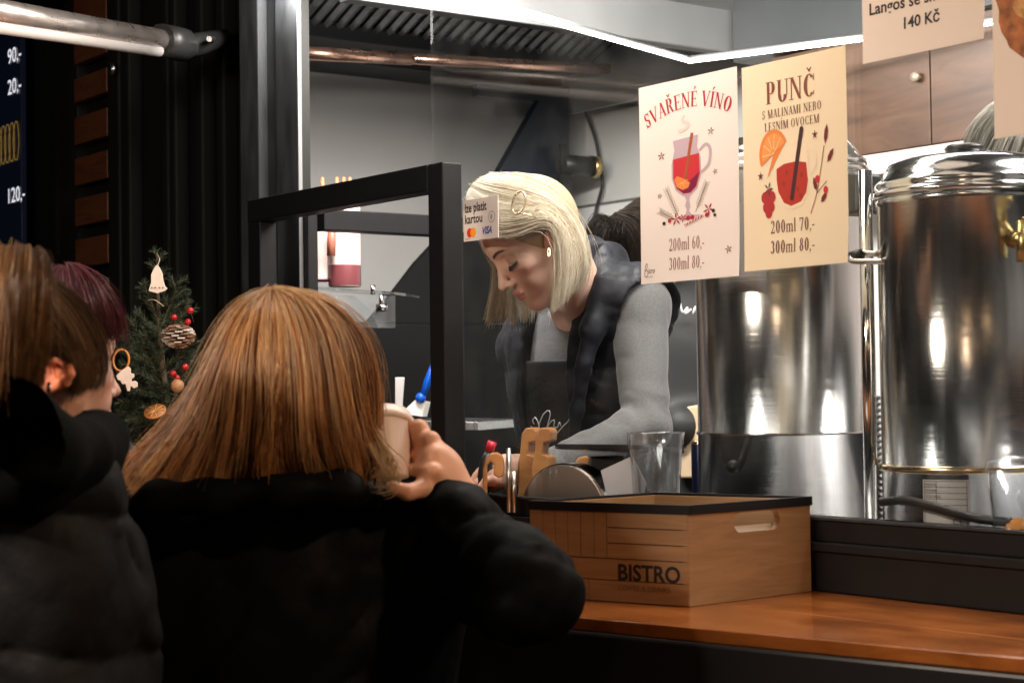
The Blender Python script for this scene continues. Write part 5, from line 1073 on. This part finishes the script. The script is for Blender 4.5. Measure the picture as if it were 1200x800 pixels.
# paper cup with lid
M_cup=mat('paper_cup',(.78,.62,.56),.45); M_cupl=mat('cup_lid',(.80,.66,.60),.35)
cax=cupA-cupB_; Lc=np.linalg.norm(cax); cu=Thing('paper_cup','pale paper cup with lid held to her mouth by the red blonde customer','cup',K=False,loc=cupB_)
b=MB(); b.lathe([(.0005,0),(.027,0),(.0275,.002),(.036,Lc-.004),(.037,Lc)],cupB_,40,cax); part(cu,'cup',b,M_cup)
b=MB(); b.lathe([(.0365,Lc-.006),(.0395,Lc-.005),(.0400,Lc+.001),(.0385,Lc+.003),(.0375,Lc+.009),(.035,Lc+.012),(.032,Lc+.010),(.0005,Lc+.009)],cupB_,40,cax); part(cu,'lid',b,M_cupl)
# ---------------------------------------------------------------- customer at the left edge, ponytail
HL=P(0,440,1.78); FL=frame((.57,.80,-.22))
lef=person('person','customer with high brown ponytail and bare ear in dark puffer jacket',P(-10,800,1.8)*np.array([1,1,0]))
CL=P(-30,720,1.84); TL=np.stack([(.4,.9,0),(.9,-.4,0),(0,0,1)],1); TL=TL/np.linalg.norm(TL,axis=0)
def skinL(Q): 
    d=HD(Q,HL,FL,.9); er_=chain(Q,gp_((52,430,1.74),(58,422,1.73),(70,420,1.72),(80,427,1.716),(82,438,1.716),(76,448,1.72),(66,452,1.73),(58,456,1.735)),[.005,.0045,.0045,.0045,.0045,.005,.0055,.005],.004); er_=smin(er_,ell(Q,P(66,438,1.738),(.015,.007,.015)),.006); d=smin(d,er_,.006); return smin(d,cap(Q,HL+(-.01,-.01,-.05),CL+(0,0,.18),.050,.062),.02)
V1=sdf_mesh(skinL,*around([HL,CL+(0,0,.16)],.15),.0028)
V3=sdf_mesh(lambda Q:smin(smin(ell(Q,CL,(.10,.17,.2),TL),ell(Q,CL-(0,0,.4),(.10,.14,.22),TL),.1),legs(Q,CL-(0,0,.45),TL,0,0),.05),*around([CL+(0,0,.2),CL*np.array([1,1,0])],.24),.014)
allv=np.vstack([V1[0],V3[0]]); cc_=skin_cols((((allv-HL)@FL)/.9).astype(f4),(.60,.34,.23)); k_=np.clip(1-length(allv-P(68,437,1.72))/.045,0,1)[:,None]**.5; cc_=cc_*(1-k_)+np.array((.80,.24,.12))*k_; part(lef,'body',join(V1,V3),M_skin,smooth=True,colors=cc_)  # orange red glow of the lit ear is put into its colour
M_puff=mat('puffer_black',(.0055,.0055,.006),.65,spec=.2,noise=(14,.25),bump=(26,.5,.006))
ALs,ALe=P(62,585,1.74),P(72,860,1.74)
def puffL(Q):
    d=ell(Q,CL,(.14,.20,.20),TL); d=smin(d,ell(Q,CL-(0,0,.25),(.15,.20,.28),TL),.08); d=smin(d,cap(Q,ALs,CL+(0,0,.12),.06,.09),.05)
    z=Q[:,2]; s1,s2=P(70,592,1.74)[2],P(70,757,1.74)[2]; per=s1-s2; ph=(z-s1+.18*(Q[:,0]-ALs[0]))/per; pf=np.abs(np.sin(math.pi*ph))**.38
    wr=.0055*np.sin(wob(Q,22,41)*6+Q[:,0]*70)*np.exp(-((ph-np.round(ph))/.22)**2)
    arm=cap(Q,ALs,ALe,.052,.052)-.016*pf+wr; d=smin(d-.012*pf+wr,arm,.012)
    return d+creases(Q,15,.006,46,(1,1,.5))+creases(Q,40,.002,47,(1,1,.4))
surf(lef,'jacket',puffL,*around([CL,ALs,ALe,CL-(0,0,.35)],.17),.0055,M_puff)
def collarL(Q):
    d=chain(Q,gp_((-90,478,1.58),(-30,482,1.58),(16,496,1.59),(52,526,1.62),(92,530,1.70),(114,516,1.80),(104,512,1.90)),[.028,.032,.036,.034,.030,.028,.028],.02)+.003*wob(Q,40,43); return smin(d,chain(Q,gp_((-60,540,1.66),(30,548,1.67),(95,545,1.77),(105,545,1.86)),[.04,.045,.035,.03],.02),.02)
surf(lef,'collar',collarL,*around(gp_((-90,478,1.66),(130,560,1.92)),.07),.005,mat('collar_black',(.003,.0032,.0035),.9,spec=.1,bump=(60,.4,.003)))
GL_=[gp_((30,318,1.70),(75,330,1.74),(108,362,1.80),(125,400,1.83),(126,432,1.83),(118,452,1.81)),
 gp_((28,320,1.695),(68,336,1.71),(98,372,1.755),(114,408,1.785),(116,436,1.79),(106,456,1.785)),
 gp_((26,322,1.69),(58,344,1.69),(84,380,1.715),(98,412,1.74),(102,440,1.755),(92,460,1.76)),
 gp_((24,324,1.688),(50,350,1.68),(70,384,1.69),(84,412,1.715),(90,438,1.735),(84,456,1.745)),
 gp_((22,326,1.685),(42,354,1.67),(58,382,1.68),(70,402,1.695),(78,412,1.705),(84,420,1.715)),
 gp_((21,327,1.682),(36,356,1.665),(46,386,1.67),(52,404,1.68),(54,414,1.69),(56,422,1.70)),
 gp_((20,328,1.68),(30,360,1.66),(36,395,1.665),(40,425,1.675),(42,445,1.69),(40,462,1.70)),
 gp_((15,330,1.68),(15,365,1.655),(18,405,1.655),(22,440,1.67),(26,470,1.69),(30,492,1.70)),
 gp_((5,330,1.68),(-10,365,1.655),(-15,405,1.655),(-10,450,1.67),(0,480,1.69),(10,500,1.70))]
cbr=[(.045,.022,.012),(.09,.048,.024),(.17,.095,.050),(.30,.18,.095)]
h1=hair(GL_,6000,14,HL+(0,0,.02),.010,.00045,cbr,31,clumps=110,clump=.5,jit=.0022,fly=.02,ends=.03,lenj=.04)
GP=[gp_((30,322,1.68),(52,296,1.66),(56,318,1.63),(50,365,1.62),(42,420,1.64),(34,452,1.66)),
 gp_((28,322,1.67),(40,288,1.65),(42,310,1.60),(36,370,1.60),(26,420,1.62),(24,456,1.65)),
 gp_((26,322,1.67),(22,284,1.65),(20,310,1.59),(14,370,1.59),(8,420,1.60),(4,458,1.64)),
 gp_((22,322,1.67),(2,286,1.65),(-4,312,1.60),(-8,370,1.58),(-14,430,1.585),(-20,480,1.59)),
 gp_((20,322,1.68),(-14,294,1.67),(-26,320,1.63),(-30,370,1.60),(-36,430,1.60),(-40,480,1.61))]
h2=hair(GP,5200,16,P(10,400,1.66),.022,.00045,[(.07,.034,.016),(.15,.075,.034),(.30,.155,.07),(.44,.25,.12)],32,clumps=80,clump=.7,jit=.004,fly=.05,ends=.06,lenj=.1,wave=.003)
V,Fc=join(h1[:2],h2[:2]); part(lef,'hair',(V,Fc),M_hair,colors=np.vstack([h1[2],h2[2]]))
def capL(Q):
    p=((Q-HL)@FL).astype(f4); d=ell(p,(-.004,0,.030),(.090,.074,.086)); d=smax(d,-(Q[:,2]-P(40,470,1.7)[2]),.01); ear=ell(p,(0,-.085,-.008),(.034,.03,.040)); return smax(d,-ear,.01)
surf(lef,'hair_cap',capL,*around([HL],.16),.005,M_scalp,lambda V:np.tile(np.array((.05,.026,.014)),(len(V),1)))
b=MB(); q=P(58,455,1.70); b.tube([q+(0,-.002,.006),q+(0,-.003,-.004)],.0022,8); part(lef,'earring',b,M_lid)
# ---------------------------------------------------------------- purple haired customer
HP=P(48,430,2.15); FP=frame((.72,.69,-.06))
pur=person('person','customer with short purple hair mostly hidden behind the ponytail wearer',P(40,800,2.2)*np.array([1,1,0]))
CP=P(35,740,2.22)
V1=sdf_mesh(lambda Q:smin(HD(Q,HP,FP,.9),cap(Q,HP+(-.02,0,-.05),CP+(0,0,.18),.05,.06),.02),*around([HP,CP+(0,0,.18)],.15),.003)
V3=sdf_mesh(lambda Q:smin(smin(ell(Q,CP,(.10,.15,.2)),ell(Q,CP-(0,0,.4),(.10,.13,.22)),.1),legs(Q,CP-(0,0,.45),np.eye(3),0,0),.05),*around([CP+(0,0,.2),CP*np.array([1,1,0])],.24),.016)
allv=np.vstack([V1[0],V3[0]]); part(pur,'body',join(V1,V3),M_skin,smooth=True,colors=skin_cols((((allv-HP)@FP)/.9).astype(f4),(.60,.36,.28)))
GPu=[gp_((60,316,2.10),(40,330,2.06),(25,370,2.05),(20,420,2.06),(30,460,2.08)),gp_((70,312,2.10),(66,330,2.04),(60,375,2.02),(55,420,2.03),(58,460,2.05)),gp_((78,311,2.11),(90,326,2.05),(98,365,2.03),(100,395,2.05),(98,420,2.08)),gp_((84,311,2.13),(110,325,2.09),(122,355,2.09),(126,380,2.11),(120,398,2.13)),gp_((88,312,2.15),(120,328,2.15),(136,355,2.17),(139,378,2.19),(134,392,2.19)),gp_((86,312,2.19),(116,330,2.24),(130,360,2.26),(132,385,2.26),(126,398,2.26))]
h1=hair(GPu,4500,12,HP+(0,0,.02),.014,.0005,[(.035,.010,.014),(.08,.020,.030),(.13,.038,.052),(.24,.11,.13)],41,clumps=80,clump=.45,jit=.004,fly=.08,ends=.1,lenj=.12,wave=.002)
part(pur,'hair',h1[:2],M_hair,colors=h1[2])
surf(pur,'hair_cap',lambda Q:smax(ell(((Q-HP)@FP).astype(f4),(-.010,0,.034),(.092,.076,.085)),-(Q[:,2]-P(60,430,2.15)[2]),.01),*around([HP],.16),.006,M_scalp,lambda V:np.tile(np.array((.05,.016,.026)),(len(V),1)))
surf(pur,'jacket',lambda Q:smin(smin(ell(Q,CP,(.19,.14,.22)),ell(Q,CP-(0,0,.25),(.19,.14,.28)),.08),chain(Q,gp_((40,540,2.1),(95,538,2.10),(128,535,2.16),(146,548,2.24)),[.04,.035,.03,.03],.02),.03)+.004*wob(Q,30,44),*around([CP,CP-(0,0,.3),P(146,540,2.2)],.24),.010,mat('dark_blue_coat',(.022,.028,.035),.6))
# ---------------------------------------------------------------- colleague behind
HQ=P(752,296,3.94); FQ=frame((.45,.85,-.25))
col2=person('person','dark haired colleague in black turned away, between the server and posters',P(790,800,4.0)*np.array([1,1,0])+np.array([0,0,.3]))
CQ=P(790,430,3.98)
V1=sdf_mesh(lambda Q:smin(HD(Q,HQ,FQ,.82),cap(Q,HQ+(0,0,-.05),CQ+(0,0,.16),.05,.06),.02),*around([HQ,CQ+(0,0,.16)],.15),.006)
V3=sdf_mesh(lambda Q:smin(smin(ell(Q,CQ,(.15,.10,.2)),ell(Q,CQ-(0,0,.35),(.14,.1,.24)),.1),legs(Q,CQ-(0,0,.45),np.eye(3),0,.3),.05),*around([CQ+(0,0,.2),CQ*np.array([1,1,0])+np.array([0,0,.3])],.24),.016)
allv=np.vstack([V1[0],V3[0]]); part(col2,'body',join(V1,V3),M_skin,smooth=True,colors=np.tile(np.array((.55,.32,.24)),(len(allv),1)))
surf(col2,'shirt',lambda Q:smin(smin(ell(Q,CQ,(.20,.125,.22)),ell(Q,CQ-(0,0,.3),(.17,.125,.28)),.08),chain(Q,[CQ+(.17,0,.12),CQ+(.24,-.02,-.12),P(800,500,3.85)],[.06,.05,.045],.03),.03)+.004*wob(Q,28,51),*around([CQ,CQ-(0,0,.35),CQ+(.3,0,0)],.24),.010,mat('shirt_black',(.012,.012,.013),.6))
GQ=[gp_((705,270,3.82),(712,300,3.84),(724,330,3.87)),gp_((712,258,3.80),(728,285,3.80),(738,325,3.83)),gp_((720,250,3.80),(745,262,3.80),(752,300,3.82)),gp_((728,248,3.82),(752,238,3.83),(778,262,3.84),(782,300,3.86)),gp_((735,243,3.86),(765,226,3.90),(792,250,3.92),(796,290,3.92))]
h1=hair([catmull(g_,8) for g_ in GQ],3600,10,HQ,.012,.0007,[(.006,.004,.003),(.012,.008,.006),(.03,.018,.011)],51,clumps=70,clump=.5,jit=.004,fly=.05,lenj=.08)
GB=[gp_((716,262,3.80),(700,250,3.78),(690,266,3.78),(698,290,3.80)),gp_((718,264,3.78),(706,254,3.75),(696,272,3.75),(708,292,3.77)),gp_((722,268,3.77),(716,258,3.74),(708,276,3.74),(716,290,3.76)),gp_((726,272,3.80),(728,262,3.77),(722,280,3.76),(722,292,3.78))]
h2=hair([catmull(g_,8) for g_ in GB],1500,10,P(708,274,3.82),.016,.0007,[(.006,.004,.003),(.016,.011,.008)],52,clumps=40,clump=.5,jit=.006,fly=.15,lenj=.08)
V,Fc=join(h1[:2],h2[:2]); part(col2,'hair',(V,Fc),M_hairk,colors=np.vstack([h1[2],h2[2]]))
surf(col2,'hair_cap',lambda Q:smin(ell(Q,HQ+(-.005,-.01,.02),(.084,.088,.088)),ell(Q,P(708,272,3.80),(.024,.03,.030)),.015),*around([HQ,P(708,272,3.8)],.16),.007,M_scalp,lambda V:np.tile(np.array((.012,.008,.006)),(len(V),1)))
b=MB()
for s_ in ([(797,355),(800,366),(806,360),(803,368),(810,362)],[(812,368),(815,359),(817,367),(822,356),(820,368),(826,360)]):
    b.tube([P(x,y,3.83) for x,y in catmull(np.array(s_,float),16)],.0022,5)
part(col2,'lettering',b,M_scr)
# ---------------------------------------------------------------- grey haired person at the right
HR=P(1185,215,3.05); FR=frame((.7,-.7,-.1))
gry=person('person','person with ash grey swept hair standing behind the right hand urn'.replace('right hand urn','lidded urn with the rating plate'),HR*np.array([1,1,0])+np.array([0,0,.3]))
CR=HR-(0,0,.42)
V1=sdf_mesh(lambda Q:smin(HD(Q,HR,FR,.85),cap(Q,HR+(0,0,-.05),CR+(0,0,.18),.05,.06),.02),*around([HR,CR+(0,0,.18)],.15),.006)
V3=sdf_mesh(lambda Q:smin(smin(ell(Q,CR,(.14,.10,.2)),ell(Q,CR-(0,0,.35),(.14,.1,.24)),.1),legs(Q,CR-(0,0,.45),np.eye(3),0,.3),.05),*around([CR+(0,0,.2),CR*np.array([1,1,0])+np.array([0,0,.3])],.24),.016)
allv=np.vstack([V1[0],V3[0]]); part(gry,'body',join(V1,V3),M_skin,smooth=True,colors=np.tile(np.array((.6,.36,.27)),(len(allv),1)))
surf(gry,'shirt',lambda Q:smin(ell(Q,CR,(.20,.13,.22)),ell(Q,CR-(0,0,.3),(.17,.13,.28)),.08),*around([CR,CR-(0,0,.35)],.24),.012,mat('shirt_grey',(.10,.10,.11),.7))
GR=[gp_((1190,112,2.98),(1165,118,2.97),(1142,140,2.97),(1132,172,2.98),(1128,215,3.0)),gp_((1196,116,2.95),(1176,126,2.92),(1158,150,2.92),(1146,185,2.93),(1140,225,2.95)),gp_((1210,118,2.94),(1194,132,2.90),(1180,160,2.89),(1166,195,2.90),(1158,235,2.92)),gp_((1222,118,2.94),(1214,138,2.90),(1204,165,2.89),(1192,200,2.90),(1180,240,2.92)),gp_((1235,116,2.95),(1235,138,2.92),(1230,170,2.90),(1220,205,2.91),(1210,245,2.93))]
h1=hair(GR,3200,12,HR,.012,.0008,[(.10,.09,.075),(.28,.26,.22),(.55,.52,.46),(.72,.68,.62)],61,clumps=60,clump=.6,jit=.004,fly=.05,lenj=.08)
part(gry,'hair',h1[:2],M_hair,colors=h1[2])
surf(gry,'hair_cap',lambda Q:ell(Q,HR+(0,0,.03),(.09,.09,.10)),*around([HR],.16),.007,M_scalp,lambda V:np.tile(np.array((.12,.11,.09)),(len(V),1)))
# ================================================================== small fir tree on the counter end
M_needle=mat('fir_needle',(.035,.055,.028),.5,attr=True,spec=.3); M_twig=mat('twig_bark',(.08,.05,.03),.8)
ZT=3.3; tb0=P(196,560,ZT); rt=random.Random(5); rn=np.random.default_rng(5)
fir=Thing('fir_tree','small decorated fir tree standing on the counter end','tree',K=False,loc=tb0)
top=P(184,296,ZT); b=MB(); tk=catmull([tb0,P(193,460,ZT),P(186,380,ZT),top],20); b.tube(tk,list(np.linspace(.010,.002,20)),8); part(fir,'trunk',b,M_twig)
def sprig(p0,p1,sub,dens=1.0,ln=.017):
    """a branch with side twigs, all set with needles"""
    segs=[(p0,p1)]; d=p1-p0; L_=np.linalg.norm(d); dn=d/L_; s_=np.cross(dn,(0,.5,.86)); s_/=np.linalg.norm(s_)
    for k in range(sub):
        f=.25+.65*k/max(1,sub-1); o=p0+d*f; sg=1 if k%2 else -1; e=o+(dn*.75+s_*sg*.6+rn.normal(size=3)*.12)*L_*(.42*(1-f)+.14); segs.append((o,e))
    V=[];Fq=[];C_=[]
    for a,c in segs:
        l=np.linalg.norm(c-a); t_=(c-a)/l; n=int(l*1500*dens)+4; f=rn.uniform(0,1,n)[:,None]; o=a+(c-a)*f; r_=rn.normal(size=(n,3)); r_-=(r_@t_)[:,None]*t_; r_/=np.linalg.norm(r_,axis=1,keepdims=True)
        dr=r_*.8+t_*.75; dr/=np.linalg.norm(dr,axis=1,keepdims=True); L2=ln*rn.uniform(.7,1.1,(n,1))*(1-.3*f); w_=np.cross(dr,rn.normal(size=(n,3))); w_/=np.linalg.norm(w_,axis=1,keepdims=True); w_*=.0006
        q=np.stack([o-w_,o+w_,o+dr*L2+w_*.3,o+dr*L2-w_*.3],1); base=len(V)*0+sum(len(x) for x in V); V.append(q.reshape(-1,3)); Fq.append(np.arange(4*n).reshape(n,4)+base)
        c_=np.array([.026,.042,.020])*rn.uniform(.5,1.6,(n,1))+np.array([.05,.05,.04])*(rn.uniform(0,1,(n,1))<.12); C_.append(np.repeat(c_,4,0))
    Vn=np.vstack(V); o=part(fir,'branch',(Vn,np.vstack(Fq)),M_needle,colors=np.vstack(C_))
    b=MB(); 
    for a,c in segs: b.tube([a,c],[.0016,.0007],4,caps=False)
    part(fir,'twig',b,M_twig,parent=o)
spr=[((186,345),(184,293),3.30,4),((187,380),(168,332),3.27,5),((188,385),(212,325),3.28,5),((190,400),(160,365),3.33,4),((190,410),(222,352),3.32,4),((190,430),(150,372),3.25,6),((192,440),(143,392),3.30,6),((192,430),(232,398),3.28,5),((192,450),(150,425),3.22,6),((193,450),(235,430),3.24,5),((193,470),(136,440),3.27,6),((194,470),(178,420),3.18,5),((194,480),(215,440),3.18,5),((195,490),(140,470),3.22,6),((195,500),(160,490),3.15,6),((195,500),(225,480),3.17,5),((196,520),(140,508),3.22,6),((196,530),(168,525),3.15,6),((196,530),(230,520),3.2,5),((190,420),(172,392),3.20,4),((190,400),(200,372),3.2,4),((193,460),(170,458),3.14,5),((190,440),(246,412),3.36,5),((192,480),(128,486),3.30,5),((194,500),(200,470),3.13,5),((190,425),(140,410),3.38,5)]
for (a,c,Z,n) in spr: sprig(P(a[0],a[1],ZT),P(c[0],c[1],Z),n,dens=1.15)
b=MB(); b.lathe([(.0005,0),(.05,0),(.06,.08),(.062,.085),(.0005,.085)],(tb0[0],tb0[1],1.263),24); tpot=single('plant_pot',b,mat('pot_dark',(.03,.02,.015),.6),'dark round pot under the small fir tree','pot',K=False)
# ornaments
M_wht=mat('pale_wood',(.72,.58,.50),.6,noise=(60,.12))
bo=[(181,313),(184,310),(187,314),(190,320),(191,328),(193,335),(196,338),(193,341),(186,343),(185,344),(182,343),(174,341),(175,337),(177,331),(177,322),(179,317)]
q=[P(x,y,3.10) for x,y in bo][::-1]; bell=Thing('bell_ornament','flat pale wooden bell ornament hanging near the tip of the fir','ornament',K=False,loc=P(184,313,3.1)); b=MB(); b.prism(q,(0,.004,0)); part(bell,'board',b,M_wht,bevel=.0006)
for x in (178,182,187,191): b=MB(); b.lathe([(.0005,.0012),(.0013,.0012),(.0013,0)],P(x,337,3.10),10,(0,-1,0)); part(bell,'hole_mark',b,M_joint)
b=MB(); b.tube(catmull([P(185,311,3.10),P(187,303,3.12),P(184,298,3.2)],8),.0006,5); part(bell,'string',b,mat('twine',(.6,.5,.35),.8))
b=MB(); b.tube(catmull([P(173,352,3.14),P(180,351,3.12),P(187,355,3.12),P(192,359,3.14)],12),.0008,5); single('twine_loop',b,mat('twine',(1,1,1)),'thin pale twine loop below the wooden bell','twine',K=False)
def cone(c,r,h,label,frost):
    t=Thing('pine_cone',label,'pine cone','pine cones on the fir',K=False,loc=c); b=MB(); b.ball(c,r*.6,8,(1,1,h/r*.8)); part(t,'core',b,M_twig)
    n=70
    for i in range(n):
        f=i/n; z=(1-2*f)*h; rr_=r*math.sqrt(max(.05,1-(z/h)**2*.85)); a=i*2.39996; o=np.array([math.cos(a),math.sin(a),0]); tg=np.array([-math.sin(a),math.cos(a),0]); w_=r*.22; p0_=c+o*rr_*.55+(0,0,z-.001); p1_=c+o*rr_*1.02+(0,0,z-.003+.006*f)
        b=MB(); up=np.array([0,0,.0016]); b.hexa([p0_-tg*w_*.5-up,p0_+tg*w_*.5-up,p1_+tg*w_-up,p1_-tg*w_-up],[p0_-tg*w_*.5,p0_+tg*w_*.5,p1_+tg*w_+up*.3,p1_-tg*w_+up*.3]); part(t,'scale',b,mat('cone_scale',(.22,.11,.06),.6) if rt.random()>frost else mat('cone_frost',(.62,.54,.48),.6))
cone(P(209,393,3.13),.030,.022,'snowy brown pine cone beside two red berries',.35); cone(P(134,513,3.12),.020,.016,'dark little pine cone low on the fir',.3)
def berries(pts,Z,r,label,gr='red berry picks on the fir'):
    t=Thing('berry_pick',label,'berries',gr,K=False,loc=P(*pts[0],Z))
    for i,(x,y) in enumerate(pts): b=MB(); c=P(x,y,Z+.01*i); b.ball(c,r,10); part(t,'berry',b,mat('berry_red',(.38,.012,.014),.22),smooth=True); b=MB(); b.tube([c,c+np.array([.004,.01,-.02])],.0007,4); part(t,'stem',b,M_twig)
berries([(223,364),(220,377),(204,372)],3.12,.0060,'three red berries above the snowy pine cone'); berries([(217,430),(203,438),(207,443)],3.11,.0062,'cluster of red berries over the brown nut')
b=MB(); b.ball(P(208,452,3.10),.012,10); single('walnut',b,mat('nut',(.35,.18,.08),.5,bump=(180,.8,.003)),'round brown nut under the red berry cluster','nut',K=False,smooth=True)
t=Thing('dried_orange','dried orange slice lying flat low on the fir','ornament',K=False,loc=P(182,482,3.06)); c=P(182,483,3.06); ax=np.array([-.1,-.62,.75]); b=MB(); b.lathe([(.0175,0),(.0195,.001),(.0195,.003),(.0175,.004)],c,28,ax); part(t,'peel',b,mat('peel_brown',(.42,.15,.03),.5))
b=MB(); b.lathe([(.0005,.001),(.0175,.001),(.0175,.003),(.0005,.003)],c,28,ax); part(t,'flesh',b,mat('flesh_brown',(.28,.11,.03),.4)); u_=np.cross(ax/np.linalg.norm(ax),(1,0,0)); u_/=np.linalg.norm(u_); v_=np.cross(ax/np.linalg.norm(ax),u_)
for k in range(9):
    a=k*2*math.pi/9; b=MB(); n_=ax/np.linalg.norm(ax)*.0036; b.tube([c+n_,c+n_+.017*(u_*math.cos(a)+v_*math.sin(a))],.0006,4); part(t,'segment_rib',b,mat('rib_orange',(.62,.32,.12),.5))
t=Thing('dried_orange','curled dark orange peel ring at the hidden face','ornament',K=False,loc=P(141,422,3.1)); b=MB(); c=P(142,422,3.1); b.tube([c+np.array([.014*math.cos(a),.004*math.sin(a),.019*math.sin(a)]) for a in np.linspace(0,6.283,25)[:-1]],.0022,6,closed=True); part(t,'peel',b,mat('peel_brown',(1,1,1)))
wo=[(140,436),(144,433),(147,431),(150,429),(153,432),(153,437),(157,438),(157,442),(154,444),(154,447),(158,446),(161,448),(161,453),(157,455),(153,452),(152,458),(149,458),(147,450),(143,450),(141,446),(138,445),(136,440)]
q=[P(x,y,3.08) for x,y in wo][::-1]; b=MB(); b.prism(q,(0,.004,0)); single('wood_ornament',b,M_wht,'small white cut out wooden figure ornament on the fir','ornament',K=False,bevel=.0008)
# ================================================================== unseen market behind the photographer, its lights added for urn reflections
M_plank=mat('unseen_stall_plank',(.20,.10,.05),.7,wood=((.10,.05,.02),4,(1,1,6)))
stall=Thing('unseen_market_stall','unseen wooden market stall with added glow panels across the square','stall',K=False,loc=(0,-6,0))
for i in range(16): b=MB(); b.box(-4+i*.5,-3.51+i*.5,-6.05,-6,.0,1.1); part(stall,'plank',b,M_plank)
b=MB(); b.box(-4,4,-7.5,-7.4,0,2.6); part(stall,'back_wall',b,mat('unseen_stall_back',(.35,.22,.12),.7)); b=MB(); b.box(-4.1,4.1,-7.6,-5.6,2.6,2.75); part(stall,'roof',b,M_clad)
for x in (-2,2): b=MB(); b.box(x-.6,x+.6,-6.6,-6.55,2.35,2.5); part(stall,'added_glow_panel',b,mat('added_glow',(1,.8,.5),.5,emit=(1,.62,.32,9)))  # glowing panels added to show up in the steel urns
lights=Thing('added_string_lights','added string of warm bulbs, unseen, for orange streaks in the urns','added lights',K=False,loc=(0,-2.5,3.2))  # unseen bulbs, put in to streak the urn reflections
cab_=[np.array([-4+8*i/22,-2.5+.6*math.sin(i*.2),3.1-.35*math.sin(math.pi*(i%11)/11)]) for i in range(23)]
b=MB(); b.tube(cab_,.005,5); part(lights,'cable',b,M_joint)
for p_ in cab_: b=MB(); b.ball(p_-(0,0,.04),.028,8); part(lights,'added_bulb',b,mat('added_bulb_warm',(1,.7,.4),.5,emit=(1,.6,.3,16)))
